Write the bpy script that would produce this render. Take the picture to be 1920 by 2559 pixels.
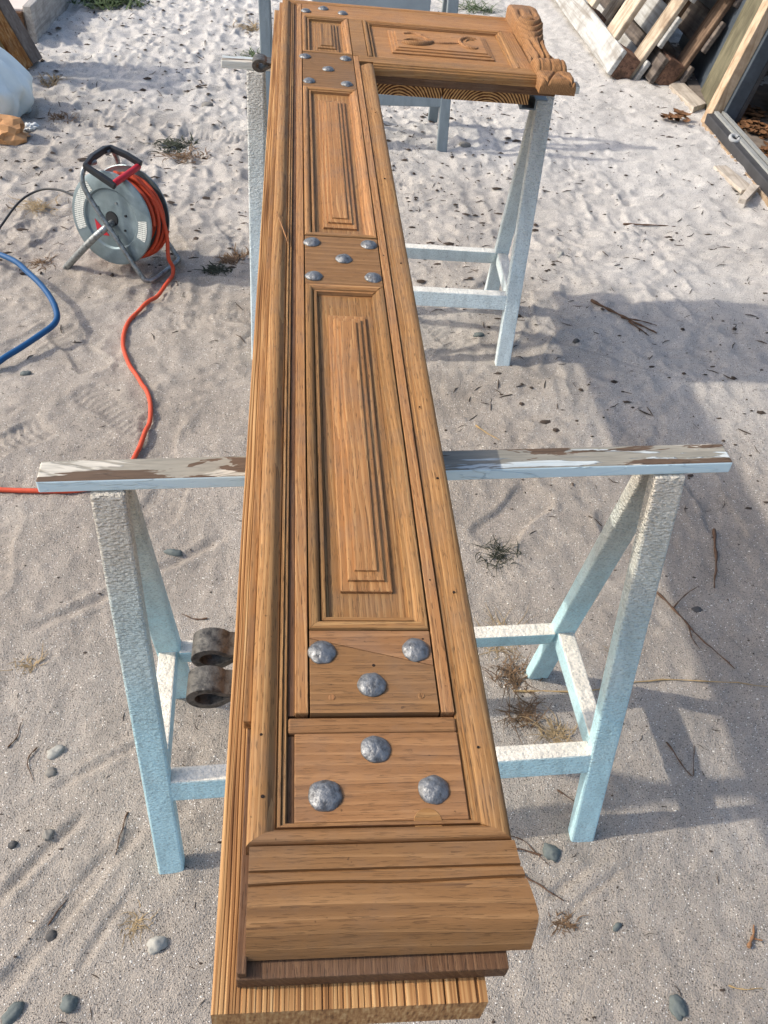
import bpy, math, random
import numpy as np
from mathutils import Vector, Matrix

scene = bpy.context.scene
for o in list(bpy.data.objects):
    bpy.data.objects.remove(o)

# ------------------------------------------------------------------ camera
cam_data = bpy.data.cameras.new('camera')
cam_data.sensor_fit = 'HORIZONTAL'
cam_data.sensor_width = 36.0
cam_data.lens = 36.0 * 2200.0 / 1920.0
cam_data.clip_start = 0.02
cam_data.clip_end = 500.0
cam = bpy.data.objects.new('camera', cam_data)
scene.collection.objects.link(cam)
rt = Vector((0.99615163, -0.06946071, 0.05345227))
up = Vector((0.01056826, 0.70060267, 0.71347334))
fw = Vector((0.08700717, 0.71016273, -0.69864057))
M = Matrix((rt, up, -fw)).transposed().to_4x4()
M.translation = Vector((0, 0, 1.598))
cam.matrix_world = M
scene.camera = cam

# ------------------------------------------------------------------ light
SHX, SHY = 1.18, -0.10                       # shadow shift per metre of height
sun_dir = Vector((-SHX, -SHY, 1.0)).normalized()
elev = math.asin(sun_dir.z)
world = bpy.data.worlds.new('World')
scene.world = world
world.use_nodes = True
wn = world.node_tree.nodes
wn.clear()
sky = wn.new('ShaderNodeTexSky')
sky.sky_type = 'NISHITA'
sky.sun_disc = False
sky.sun_elevation = elev
sky.sun_rotation = math.atan2(sun_dir.x, sun_dir.y)
sky.air_density = 1.0
sky.dust_density = 3.0
bg = wn.new('ShaderNodeBackground')
bg.inputs['Strength'].default_value = 0.15
wo = wn.new('ShaderNodeOutputWorld')
world.node_tree.links.new(sky.outputs[0], bg.inputs[0])
world.node_tree.links.new(bg.outputs[0], wo.inputs[0])
sun_data = bpy.data.lights.new('sun', 'SUN')
sun_data.energy = 2.0
sun_data.angle = math.radians(0.9)
sun_data.color = (1.0, 0.93, 0.82)
sun = bpy.data.objects.new('sun', sun_data)
scene.collection.objects.link(sun)
sun.rotation_euler = sun_dir.to_track_quat('Z', 'Y').to_euler()
scene.view_settings.view_transform = 'Standard'
scene.view_settings.look = 'None'
scene.view_settings.gamma = 1.0
scene.view_settings.use_curve_mapping = False
scene.view_settings.exposure = 0.80

# ------------------------------------------------------------------ helpers
def S(c):
    """sRGB 0-255 -> linear"""
    return tuple(((v/255)/12.92 if v/255 <= .04045 else ((v/255+.055)/1.055)**2.4) for v in c) + (1.0,)

def mesh_obj(name, verts, faces, mat, parent=None, angle=None, bevel=None, seg=2):
    me = bpy.data.meshes.new(name)
    me.from_pydata([tuple(v) for v in verts], [], [tuple(f) for f in faces])
    me.update()
    if mat: me.materials.append(mat)
    o = bpy.data.objects.new(name, me)
    scene.collection.objects.link(o)
    if parent: o.parent = parent
    if angle is not None:
        me.polygons.foreach_set('use_smooth', [True]*len(me.polygons))
        me.set_sharp_from_angle(angle=math.radians(angle))
    if bevel:
        m = o.modifiers.new('bevel', 'BEVEL')
        m.width = bevel; m.segments = seg; m.limit_method = 'ANGLE'; m.angle_limit = math.radians(40)
        m.harden_normals = False
    return o

def tag(o, label, cat, group=None):
    o['label'] = label; o['category'] = cat
    if group: o['group'] = group
    return o

def thing(name, label, cat, loc=(0,0,0), rot=(0,0,0), group=None):
    o = bpy.data.objects.new(name, None)
    o.empty_display_size = .05
    scene.collection.objects.link(o)
    o.location = loc; o.rotation_euler = rot
    return tag(o, label, cat, group)

BOXF = [(0,3,2,1),(4,5,6,7),(0,1,5,4),(1,2,6,5),(2,3,7,6),(3,0,4,7)]
def box_v(x0,x1,y0,y1,z0,z1):
    return [(x0,y0,z0),(x1,y0,z0),(x1,y1,z0),(x0,y1,z0),(x0,y0,z1),(x1,y0,z1),(x1,y1,z1),(x0,y1,z1)]
def box(name, x0,x1,y0,y1,z0,z1, mat, parent=None, off=(0,0,0), bevel=None, seg=2):
    v = [(a-off[0],b-off[1],c-off[2]) for a,b,c in box_v(x0,x1,y0,y1,z0,z1)]
    return mesh_obj(name, v, BOXF, mat, parent, bevel=bevel, seg=seg)
def hexa(name, lo, hi, mat, parent=None, bevel=None):
    return mesh_obj(name, list(lo)+list(hi), BOXF, mat, parent, bevel=bevel)

def prism(name, poly, z0, z1, mat, parent=None, off=(0,0,0), bevel=None):
    n = len(poly)
    v = [(x-off[0],y-off[1],z0-off[2]) for x,y in poly]+[(x-off[0],y-off[1],z1-off[2]) for x,y in poly]
    f = [tuple(range(n))[::-1], tuple(range(n,2*n))]+[(i,(i+1)%n,n+(i+1)%n,n+i) for i in range(n)]
    return mesh_obj(name, v, f, mat, parent, bevel=bevel)

def moulding(name, p0, p1, inward, prof, m0, m1, mat, parent, off):
    """profile (d inward, z) swept straight from p0 to p1; m = mitre factor at each end"""
    p0 = Vector(p0); p1 = Vector(p1); d = (p1-p0).normalized(); w = Vector(inward)
    n = len(prof); nseg = max(1, int((p1-p0).length/.05))
    v = []; f = []
    for k in range(nseg+1):
        t = k/nseg
        for (a, z) in prof:
            s = p0 + d*(a*m0) + w*a; e = p1 - d*(a*m1) + w*a
            q = s.lerp(e, t); v.append((q.x-off[0], q.y-off[1], z-off[2]))
    for k in range(nseg):
        for i in range(n):
            j = (i+1) % n
            f.append((k*n+i, k*n+j, (k+1)*n+j, (k+1)*n+i))
    f.append(tuple(range(n))[::-1]); f.append(tuple(nseg*n+i for i in range(n)))
    # make winding consistent outward
    o = mesh_obj(name, v, f, mat, parent)
    import bmesh
    bm = bmesh.new(); bm.from_mesh(o.data); bmesh.ops.recalc_face_normals(bm, faces=bm.faces); bm.to_mesh(o.data); bm.free()
    o.data.polygons.foreach_set('use_smooth', [True]*len(o.data.polygons))
    o.data.set_sharp_from_angle(angle=math.radians(32))
    return o

def catmull(pts, n=8, closed=False):
    P = [Vector(p) for p in pts]; out = []
    m = len(P)
    for i in range(m-1):
        a = P[i-1] if i > 0 else P[0]*2-P[1]
        b, c = P[i], P[i+1]
        d = P[i+2] if i+2 < m else P[-1]*2-P[-2]
        for k in range(n):
            t = k/n
            out.append(.5*((2*b)+(c-a)*t+(2*a-5*b+4*c-d)*t*t+(3*b-a-3*c+d)*t**3))
    out.append(P[-1]); return out

def tube_data(path, r, sides=10, squash=None):
    path = [Vector(p) for p in path]; n = len(path)
    rr = r if hasattr(r, '__len__') else [r]*n
    v = []; f = []
    t0 = (path[1]-path[0]).normalized()
    ref = Vector((0,0,1)) if abs(t0.z) < .9 else Vector((1,0,0))
    nrm = (ref - t0*ref.dot(t0)).normalized()
    for i, p in enumerate(path):
        t = (path[min(i+1,n-1)]-path[max(i-1,0)]).normalized()
        nrm = (nrm - t*nrm.dot(t))
        nrm = nrm.normalized() if nrm.length > 1e-6 else t.orthogonal().normalized()
        b = t.cross(nrm)
        for k in range(sides):
            a = 2*math.pi*k/sides
            v.append(p+(nrm*math.cos(a)+b*math.sin(a))*rr[i])
    for i in range(n-1):
        for k in range(sides):
            k2 = (k+1) % sides
            f.append((i*sides+k, i*sides+k2, (i+1)*sides+k2, (i+1)*sides+k))
    f.append(tuple(range(sides))[::-1]); f.append(tuple((n-1)*sides+k for k in range(sides)))
    return v, f
def tube(name, path, r, mat, parent=None, sides=10):
    v, f = tube_data(path, r, sides)
    return mesh_obj(name, v, f, mat, parent, angle=50)

def lathe_data(prof, n=32, axis='z', center=(0,0,0), jit=None):
    v = []; f = []
    for (r, h) in prof:
        for k in range(n):
            a = 2*math.pi*k/n
            j = jit(a, r, h) if jit else 1
            c, s = math.cos(a)*r*j, math.sin(a)*r*j
            v.append({'z': (c, s, h), 'y': (c, h, s), 'x': (h, c, s)}[axis])
    m = len(prof)
    for i in range(m-1):
        for k in range(n):
            k2 = (k+1) % n
            f.append((i*n+k, i*n+k2, (i+1)*n+k2, (i+1)*n+k) if axis != 'y' else (i*n+k, (i+1)*n+k, (i+1)*n+k2, i*n+k2))
    f.append(tuple(range(n))[::-1] if axis != 'y' else tuple(range(n)))
    f.append(tuple((m-1)*n+k for k in range(n)) if axis != 'y' else tuple((m-1)*n+k for k in range(n))[::-1])
    v = [(a+center[0], b+center[1], c+center[2]) for a, b, c in v]
    return v, f

# ------------------------------------------------------------------ node helpers
class NT:
    def __init__(self, name):
        self.m = bpy.data.materials.new(name); self.m.use_nodes = True
        self.t = self.m.node_tree; self.n = self.t.nodes; self.n.clear()
        self.out = self.n.new('ShaderNodeOutputMaterial'); self.p = self.n.new('ShaderNodeBsdfPrincipled')
        self.t.links.new(self.p.outputs[0], self.out.inputs[0])
        self.p.inputs['Specular IOR Level'].default_value = .3
    def L(self, a, b): self.t.links.new(a, b)
    def node(self, typ, **kw):
        x = self.n.new(typ)
        for k, v in kw.items():
            setattr(x, k, v)
        return x
    def coord(self, kind='Object', scale=(1,1,1), rnd=0.0, rot=(0,0,0)):
        tc = self.node('ShaderNodeTexCoord')
        src = tc.outputs[kind]
        if rnd:
            oi = self.node('ShaderNodeObjectInfo'); mu = self.node('ShaderNodeMath', operation='MULTIPLY')
            mu.inputs[1].default_value = rnd; self.L(oi.outputs['Random'], mu.inputs[0])
            ad = self.node('ShaderNodeVectorMath', operation='ADD'); self.L(src, ad.inputs[0]); self.L(mu.outputs[0], ad.inputs[1])
            src = ad.outputs[0]
        mp = self.node('ShaderNodeMapping'); mp.inputs['Scale'].default_value = scale; mp.inputs['Rotation'].default_value = rot
        self.L(src, mp.inputs[0]); return mp.outputs[0]
    def noise(self, vec, scale, detail=4, rough=.55, dist=0.0, out='Fac'):
        x = self.node('ShaderNodeTexNoise'); x.inputs['Scale'].default_value = scale; x.inputs['Detail'].default_value = detail
        x.inputs['Roughness'].default_value = rough; x.inputs['Distortion'].default_value = dist
        if vec is not None: self.L(vec, x.inputs['Vector'])
        return x.outputs[out]
    def voronoi(self, vec, scale, feature='F1', out='Distance', rnd=1.0):
        x = self.node('ShaderNodeTexVoronoi', feature=feature); x.inputs['Scale'].default_value = scale
        x.inputs['Randomness'].default_value = rnd
        if vec is not None: self.L(vec, x.inputs['Vector'])
        return x.outputs[out]
    def ramp(self, fac, stops, interp='LINEAR'):
        x = self.node('ShaderNodeValToRGB'); r = x.color_ramp; r.interpolation = interp
        while len(r.elements) > 1: r.elements.remove(r.elements[-1])
        r.elements[0].position = stops[0][0]; c = stops[0][1]; r.elements[0].color = c if hasattr(c,'__len__') else (c,c,c,1)
        for p, c in stops[1:]:
            e = r.elements.new(p); e.color = c if hasattr(c,'__len__') else (c,c,c,1)
        self.L(fac, x.inputs[0]); return x.outputs[0]
    def mix(self, fac, a, b, mode='MIX'):
        x = self.node('ShaderNodeMix', data_type='RGBA', blend_type=mode)
        for s, i in ((fac, 0), (a, 6), (b, 7)):
            if hasattr(s, 'is_output') or hasattr(s, 'links'): self.L(s, x.inputs[i])
            else: x.inputs[i].default_value = s
        return x.outputs[2]
    def math(self, op, a, b=0.0, clamp=False):
        x = self.node('ShaderNodeMath', operation=op, use_clamp=clamp)
        for i, s in enumerate((a, b)):
            if hasattr(s, 'links'): self.L(s, x.inputs[i])
            else: x.inputs[i].default_value = s
        return x.outputs[0]
    def sep(self, vec):
        x = self.node('ShaderNodeSeparateXYZ'); self.L(vec, x.inputs[0]); return x.outputs
    def bump(self, h, strength=.4, dist=.002, prev=None):
        x = self.node('ShaderNodeBump'); x.inputs['Strength'].default_value = strength; x.inputs['Distance'].default_value = dist
        self.L(h, x.inputs['Height'])
        if prev is not None: self.L(prev, x.inputs['Normal'])
        self.L(x.outputs[0], self.p.inputs['Normal']); return x.outputs[0]
    def fin(self, col=None, rough=.6, metal=0.0, spec=None):
        if col is not None:
            if hasattr(col, 'links'): self.L(col, self.p.inputs['Base Color'])
            else: self.p.inputs['Base Color'].default_value = col
        if hasattr(rough, 'links'): self.L(rough, self.p.inputs['Roughness'])
        else: self.p.inputs['Roughness'].default_value = rough
        self.p.inputs['Metallic'].default_value = metal
        if spec is not None: self.p.inputs['Specular IOR Level'].default_value = spec
        return self.m

def wood(name, axis, light, mid, dark, k=1.0, rough=.62, patch=.6, bump=.6, streak=.5, pores=.6, ringc=.42):
    """old planed hardwood: growth rings cut lengthwise, short dark pores, stains and worn patches"""
    m = NT(name)
    def sc(f): return {'x': (f,1,1), 'y': (1,f,1), 'z': (1,1,f)}[axis]
    cb = m.coord('Object', sc(.16), rnd=5.0); c = m.coord('Object', sc(.02), rnd=7.3)
    raw = m.sep(m.coord('Object', (1,1,1), rnd=1.7))
    across = {'x': raw[1], 'y': raw[0], 'z': raw[0]}[axis]
    wv = m.noise(cb, 7*k, 3, .55); wf = m.noise(c, 120, 2, .5)
    ring = m.math('ADD', m.math('MULTIPLY', across, 150*k), m.math('ADD', m.math('MULTIPLY', wv, 9.0), m.math('MULTIPLY', wf, 1.1)))
    ring = m.math('ADD', ring, m.math('MULTIPLY', raw[2], 120*k))
    saw = m.math('FRACT', ring)
    fine = m.noise(c, 700, 4, .7); n3 = m.noise(cb, 5*k, 4, .6); n1 = m.noise(c, 210, 4, .68)
    v = m.math('ADD', m.math('MULTIPLY', saw, ringc), m.math('MULTIPLY', n1, 1.04-ringc))
    col = m.ramp(v, [(.28, light), (.50, mid), (.70, mid), (.84, dark)])
    tone = m.ramp(n3, [(.30, .58), (.46, .92), (.58, 1.02), (.72, 1.20)])
    col = m.mix(patch, col, m.mix(1.0, col, tone, 'MULTIPLY'))
    dk = tuple(q*.42 for q in dark[:3])+(1,)
    pore = m.ramp(m.noise(m.coord('Object', sc(.06), rnd=3.1), 900, 2, .5), [(.60, 0.0), (.66, 1.0)])
    col = m.mix(m.math('MULTIPLY', pore, pores), col, dk)
    col = m.mix(m.ramp(fine, [(.30, .9*pores), (.46, 0.0)]), col, dark)
    st = m.ramp(m.noise(m.coord('Object', sc(.012), rnd=9.9), 75*k, 2, .5), [(.64, 0.0), (.72, 1.0)])
    col = m.mix(m.math('MULTIPLY', st, streak), col, dk)
    cg = m.coord('Object', (1,1,1), rnd=2.0)
    spots = m.ramp(m.noise(cg, 150, 2, .5), [(.73, 0.0), (.77, 1.0)])
    col = m.mix(m.math('MULTIPLY', spots, .6), col, dk)
    grey = m.ramp(m.noise(cg, 13, 5, .65), [(.47, 0.0), (.66, .55)])
    col = m.mix(grey, col, m.mix(.55, col, S((118,98,82))))
    oi = m.node('ShaderNodeObjectInfo'); hv = m.node('ShaderNodeHueSaturation')
    vv = m.math('ADD', m.math('MULTIPLY', oi.outputs['Random'], .30), .84)
    m.L(vv, hv.inputs['Value']); m.L(m.math('ADD', m.math('MULTIPLY', oi.outputs['Random'], -.006), .503), hv.inputs['Hue']); m.L(col, hv.inputs['Color'])
    h = m.math('SUBTRACT', m.math('MULTIPLY', fine, .8), m.math('ADD', m.math('MULTIPLY', saw, .25), m.math('MULTIPLY', pore, .5)))
    m.bump(h, bump, .0012)
    return m.fin(hv.outputs[0], m.ramp(n3, [(.3, rough+.12), (.7, rough-.06)]), spec=.2)

TEAK = (S((177,135,88)), S((152,109,66)), S((93,64,40)))
w_y = wood('teak_long_grain', 'y', *TEAK, pores=.55)
w_x = wood('teak_cross_grain', 'x', *TEAK, k=.8, streak=.35, pores=.4)
RAIL = (S((157,117,77)), S((135,97,61)), S((88,62,42)))
w_rail = wood('teak_rail', 'x', *RAIL, k=.5, patch=.9, streak=.35, pores=.34, ringc=.38)
w_red_y = wood('mahogany_backing_long', 'y', S((116,86,60)), S((94,67,46)), S((60,42,30)))
w_red_x = wood('mahogany_backing_cross', 'x', S((116,86,60)), S((94,67,46)), S((60,42,30)))
w_carve = wood('carved_teak', 'y', S((174,131,88)), S((150,106,67)), S((90,62,40)), k=1.2)
w_gold = wood('panel_teak', 'y', S((178,135,87)), S((152,108,65)), S((92,64,38)), k=.8, patch=.75, streak=.7, pores=.5)

def pine_mat():
    m = NT('pine_raised_grain')
    tc = m.coord('Object', (1,.03,1), rnd=0.0)
    t1 = m.coord('Object', (1,.012,.2))
    n0 = m.noise(t1, 330, 2, .5); n = m.noise(tc, 160, 4, .6)
    v = m.math('ADD', m.math('MULTIPLY', n0, .7), m.math('MULTIPLY', n, .3))
    col = m.ramp(v, [(.34, S((112,76,44))), (.45, S((160,115,70))), (.55, S((182,139,90))), (.66, S((206,169,119)))])
    tone = m.ramp(m.noise(m.coord('Object', (1,.2,1)), 6, 2), [(.3, .78), (.7, 1.05)])
    col = m.mix(1.0, col, tone, 'MULTIPLY')
    m.bump(v, .5, .001)
    return m.fin(col, .7, spec=.25)
pine = pine_mat()

def endgrain_mat(name, cx, cz):
    m = NT(name)
    c = m.coord('Object'); s = m.sep(c)
    dx = m.math('SUBTRACT', s[0], cx); dz = m.math('SUBTRACT', s[2], cz)
    r = m.math('SQRT', m.math('ADD', m.math('MULTIPLY', dx, dx), m.math('MULTIPLY', dz, dz)))
    r = m.math('ADD', r, m.math('MULTIPLY', m.noise(c, 22, 2), .008))
    b = m.math('SINE', m.math('MULTIPLY', r, 2*math.pi/.0068))
    v = m.math('ADD', m.math('MULTIPLY', b, .4), m.noise(c, 90, 3))
    col = m.ramp(v, [(.25, S((84,52,32))), (.5, S((150,104,62))), (.75, S((206,162,108)))])
    m.bump(v, .6, .0015)
    return m.fin(col, .75, spec=.2)

def iron_mat(name, light, dark, rough=.42, metal=.75, sc=1.0):
    m = NT(name); c = m.coord('Object', (1,1,1), rnd=4.0)
    n = m.noise(c, 140*sc, 5, .65); n2 = m.noise(c, 520*sc, 3, .6); n3 = m.voronoi(c, 170*sc, 'SMOOTH_F1')
    col = m.ramp(n, [(.32, dark), (.55, light), (.72, light)])
    m.bump(m.math('ADD', m.math('ADD', n, n3), m.math('MULTIPLY', n2, .5)), .75, .0016)
    return m.fin(col, m.ramp(n2, [(.3, rough-.1), (.7, rough+.2)]), metal)
nail_mat = iron_mat('hammered_iron', S((130,131,131)), S((84,84,84)), .44, .7)
hinge_mat = iron_mat('forged_hinge_iron', S((92,89,83)), S((44,43,42)), .45, .3, .8)

def paint_mat(name, blue, cream, amount, crack=1.0, grime=None):
    """pale blue enamel with cream overspray lying on what faces up, blistered near the top"""
    m = NT(name); c = m.coord('Object')
    g = m.node('ShaderNodeNewGeometry')
    tcn = m.node('ShaderNodeTexCoord'); nz = m.sep(tcn.outputs['Normal'])[2]
    z = m.sep(c)[2]
    big = m.noise(c, 9, 3, .6)
    hgt = m.ramp(z, [(.34, 0.0), (.74, 1.0)])
    upf = m.ramp(nz, [(.45, 0.0), (.72, 1.0)])
    f = m.math('ADD', m.math('MULTIPLY', hgt, amount), m.math('MULTIPLY', m.math('SUBTRACT', big, .5), .7))
    f = m.math('MAXIMUM', m.math('ADD', f, 0.0, True), upf, True)
    fleck = m.noise(c, 260, 3, .6)
    col = m.mix(f, blue, cream)
    col = m.mix(m.ramp(fleck, [(.3, .55), (.48, 0.0)]), col, grime or S((120,130,128)))
    streak = m.noise(m.coord('Object', (1,1,.25)), 40, 4, .6)
    col = m.mix(1.0, col, m.ramp(streak, [(.3, .84), (.6, 1.04)]), 'MULTIPLY')
    blister = m.voronoi(m.coord('Object', (1,1,2.2)), 150, 'SMOOTH_F1')
    bl2 = m.noise(c, 210, 4, .65, 1.2)
    amt = m.math('MULTIPLY', m.ramp(z, [(.10, .10), (.45, .45), (.72, 1.0)]), crack)
    h = m.math('MULTIPLY', m.math('ADD', blister, m.math('MULTIPLY', bl2, .9)), amt)
    m.bump(h, 1.0, .009)
    return m.fin(col, .5, spec=.35)
BLUE, CREAM = S((178,212,217)), S((228,220,204))
paint1 = paint_mat('blue_cream_paint', BLUE, CREAM, 1.0)
paint2 = paint_mat('pale_paint', S((208,220,220)), S((228,226,217)), 1.0)
paint3 = paint_mat('grey_steel_paint', S((128,138,142)), S((150,156,156)), .3, .15)
def beam_paint(name, seed, base, side, worn=()):
    m = NT(name); c = m.coord('Object', (.16,1,1), rnd=0)
    mp = m.node('ShaderNodeVectorMath', operation='ADD'); mp.inputs[1].default_value = (seed, seed*.7, seed*.3); m.L(c, mp.inputs[0]); c = mp.outputs[0]
    n = m.noise(c, 16, 5, .6, .8); n2 = m.noise(c, 30, 5, .65, .5)
    xo = m.sep(m.coord('Object'))[0]
    for (a, b, amt) in worn:
        n2 = m.math('ADD', n2, m.math('MULTIPLY', m.ramp(m.math('ADD', xo, .5), [(max(0,a+.5-.06), 0.0), (a+.5, 1.0), (b+.5, 1.0), (min(1,b+.5+.06), 0.0)]), amt))
    col = m.ramp(n, [(.0, S((104,86,66))), (.36, S((122,108,90))), (.368, S((206,198,182))), (.46, S((186,180,166))), (.468, S((146,140,126))), (.60, S((134,130,118))), (.608, S((190,194,190))), (.72, S((166,182,188)))], 'LINEAR')
    col = m.mix(m.ramp(n2, [(.575, 0.0), (.585, 1.0)]), col, S((92,74,58)))
    col = m.mix(1.0, col, m.ramp(m.noise(m.coord('Object', (.1,1,1)), 220, 3, .6), [(.3, .78), (.6, 1.05)]), 'MULTIPLY')
    tn = m.node('ShaderNodeTexCoord'); nz = m.sep(tn.outputs['Normal'])[2]
    col = m.mix(m.ramp(nz, [(.5, 0.0), (.7, 1.0)]), side, col)
    m.bump(m.math('ADD', m.ramp(n, [(.355, 0.0), (.370, .6), (.455, .6), (.47, .35), (.60, .35), (.612, .8)]), m.math('MULTIPLY', n2, .4)), 1.0, .004)
    return m.fin(col, .6)
beam1 = beam_paint('peeling_beam_paint', 3.1, None, S((200,220,224)), ((-.42,-.20,.08), (.36,.47,.05)))
beam2 = beam_paint('peeling_beam_paint_grey', 7.7, None, S((206,206,196)))

def plain(name, col, rough=.5, metal=0.0, var=.15, sc=30, bump=.2, spec=None):
    m = NT(name); c = m.coord('Object', (1,1,1), rnd=3.0); n = m.noise(c, sc, 4, .6)
    k = m.ramp(n, [(.25, 1-var*1.6), (.75, 1+var)])
    cc = m.mix(1.0, col, k, 'MULTIPLY')
    if bump: m.bump(m.noise(c, sc*6, 3), bump, .001)
    return m.fin(cc, rough, metal, spec)

def old_board(name, axis, a, b, dk, sc=1.0, nails=False):
    m = NT(name)
    st = {'x': (.05,1,1), 'y': (1,.05,1), 'z': (1,1,.05)}[axis]
    c = m.coord('Object', st, rnd=9.0); n = m.noise(c, 60*sc, 6, .65, .4)
    n2 = m.noise(m.coord('Object', (1,1,1), rnd=4.0), 14*sc, 4, .6)
    col = m.ramp(n, [(.3, dk), (.48, a), (.7, b)])
    col = m.mix(m.ramp(n2, [(.45, 0.0), (.68, .75)]), col, dk)
    oi = m.node('ShaderNodeObjectInfo'); hv = m.node('ShaderNodeHueSaturation')
    m.L(m.math('ADD', m.math('MULTIPLY', oi.outputs['Random'], .4), .8), hv.inputs['Value']); m.L(col, hv.inputs['Color'])
    m.bump(n, .7, .002)
    return m.fin(hv.outputs[0], .8, spec=.2)

# ------------------------------------------------------------------ ground
rng = np.random.default_rng(11)
TAB = rng.random((256, 256))
def vnoise(x, y, seed=0):
    x = x + seed*17.31; y = y + seed*9.77
    xi = np.floor(x).astype(int); yi = np.floor(y).astype(int)
    fx = x-xi; fy = y-yi
    fx = fx*fx*fx*(fx*(fx*6-15)+10); fy = fy*fy*fy*(fy*(fy*6-15)+10)
    a = TAB[xi & 255, yi & 255]; b = TAB[(xi+1) & 255, yi & 255]
    c = TAB[xi & 255, (yi+1) & 255]; d = TAB[(xi+1) & 255, (yi+1) & 255]
    return (a*(1-fx)+b*fx)*(1-fy)+(c*(1-fx)+d*fx)*fy - .5

def sand_height(X, Y):
    h = .020*vnoise(X/.55, Y/.55, 1)
    soft = np.clip((Y-1.2)/1.6, .25, 1.0)
    wx = X + .05*vnoise(X/.2, Y/.2, 21); wy = Y + .05*vnoise(X/.2, Y/.2, 22)
    h += soft*.015*vnoise(wx/.17, wy/.13, 2)
    r1 = vnoise(wx/.085, wy/.055, 3)
    h += soft*.015*(.5-np.abs(r1)*2)*np.clip(.6+1.6*vnoise(X/.6, Y/.6, 8), .15, 1.2)
    far = np.clip((Y-2.2)/1.5, 0, 1)*np.clip((1.2-X)/1.0, .25, 1)
    h += far*.022*(.4-np.abs(vnoise(wx/.075, wy/.05, 12))*2)
    h += far*.013*vnoise(wx/.04, wy/.028, 13)
    h += .0065*vnoise(wx/.03, wy/.03, 4)*np.clip(.5+soft, 0, 1.2)
    h += .0026*vnoise(X/.013, Y/.013, 5)
    h += .0016*vnoise(X/.006, Y/.006, 6)
    return h

rnd = random.Random(5)
FEET = []
prints = []
for i in range(95):
    left = i < 62
    if left: px, py = rnd.uniform(-1.5, .35), rnd.uniform(1.75, 5.8)
    else: px, py = rnd.uniform(.5, 2.0), rnd.uniform(1.4, 5.6)
    prints.append((px, py, rnd.uniform(0, math.pi*2), rnd.uniform(.24, .31), rnd.uniform(.09, .115), left and rnd.random() < .55, rnd.uniform(.6, 1.1)))
for px, py in ((-.55,2.05), (-.35,1.72), (-.75,1.5), (.36,2.35), (-.3,2.55), (.45,2.5)):
    prints.append((px, py, rnd.uniform(0, 6), .28, .10, True, .6))
def stamp(H, X, Y):
    for (px, py, a, L, W, tread, dep) in prints:
        m = (np.abs(X-px) < .25) & (np.abs(Y-py) < .25)
        if not m.any(): continue
        dx = X[m]-px; dy = Y[m]-py
        u = dx*math.cos(a)+dy*math.sin(a); v = -dx*math.sin(a)+dy*math.cos(a)
        wl = W*(1-.18*np.cos(u/L*2*math.pi)*1.0)/2
        q = (np.abs(u)/(L/2))**4+(np.abs(v)/wl)**4
        inside = 1/(1+np.exp((q-1)*7))
        rim = np.exp(-((q-1.5)/.6)**2)
        d = -.008*dep*inside + .0028*dep*rim
        if tread:
            d += .0028*dep*inside*np.sign(np.sin(2*math.pi*(u+.25*np.abs(v))/.024))*np.clip(np.abs(np.sin(2*math.pi*(u+.25*np.abs(v))/.024))*2, 0, 1)
        H[m] += d
    # grooves dragged through the sand beside the front trestle
    for (x0, y0, x1, y1, w, dep) in ((-.309,.803,-.52,.49,.010,.007), (-.34,.79,-.55,.47,.006,.005), (-.417,.833,-.56,.65,.009,.007),
                                     (-.359,.766,-.439,.653,.012,.006), (-.28,1.0,-.5,.87,.008,.005), (-.30,.70,-.40,.52,.007,.005),
                                     (.56,.70,.40,.60,.006,.005), (.60,.68,.44,.58,.005,.005), (.80,2.45,1.3,2.15,.007,.005),
                                     (-1.0,4.35,-.3,4.75,.02,.008), (-.9,3.9,-.2,3.5,.015,.007), (-.62,1.25,-.2,1.55,.01,.006)):
        L = math.hypot(x1-x0, y1-y0); ux, uy = (x1-x0)/L, (y1-y0)/L
        m = (X > min(x0,x1)-.1) & (X < max(x0,x1)+.1) & (Y > min(y0,y1)-.1) & (Y < max(y0,y1)+.1)
        u = (X[m]-x0)*ux+(Y[m]-y0)*uy; v = -(X[m]-x0)*uy+(Y[m]-y0)*ux
        v = v + .008*vnoise(u/.07, u*0, 14)
        env = np.clip(u/.05, 0, 1)*np.clip((L-u)/.05, 0, 1)
        H[m] += env*(-dep*np.exp(-(v/w)**2)+.5*dep*np.exp(-((np.abs(v)-2*w)/w)**2))
def axis_pts(dense):
    out = []
    for a, b, s in dense: out += list(np.arange(a, b, s))
    out.append(dense[-1][1])
    lo, hi = [], []; s = dense[0][2]; v = dense[0][0]
    while v > -90: s *= 1.35; v -= s; lo.append(v)
    s = dense[-1][2]; v = dense[-1][1]
    while v < 90: s *= 1.35; v += s; hi.append(v)
    return np.array(lo[::-1]+out+hi)
gx = axis_pts([(-2.3,-1.1,.014), (-1.1,1.4,.0075), (1.4,3.6,.016)])
gy = axis_pts([(.25,1.5,.006), (1.5,3.3,.0075), (3.3,7.0,.012)])
GX, GY = np.meshgrid(gx, gy)
GH = sand_height(GX, GY)
stamp(GH, GX, GY)
fade = np.clip((8-np.hypot(GX-.4, GY-3))/2, 0, 1)
GH = GH*fade + (1-fade)*.25*vnoise(GX/5, GY/5, 9)
for (fx, fy) in ((-.275,.695), (.53,.72), (-.29,1.10), (.52,1.12), (-.16,2.31), (.63,2.27), (-.14,2.71), (.65,2.66)):
    d2 = ((GX-fx)**2+(GY-fy)**2)
    GH = GH*(1-np.exp(-d2/.05**2)) + .003*np.exp(-(np.sqrt(d2)-.05)**2/.015**2)
def ground_z(x, y):
    i = int(np.clip(np.searchsorted(gx, x), 1, len(gx)-1)); j = int(np.clip(np.searchsorted(gy, y), 1, len(gy)-1))
    return float(GH[j, i])
nx, ny = len(gx), len(gy)
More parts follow.
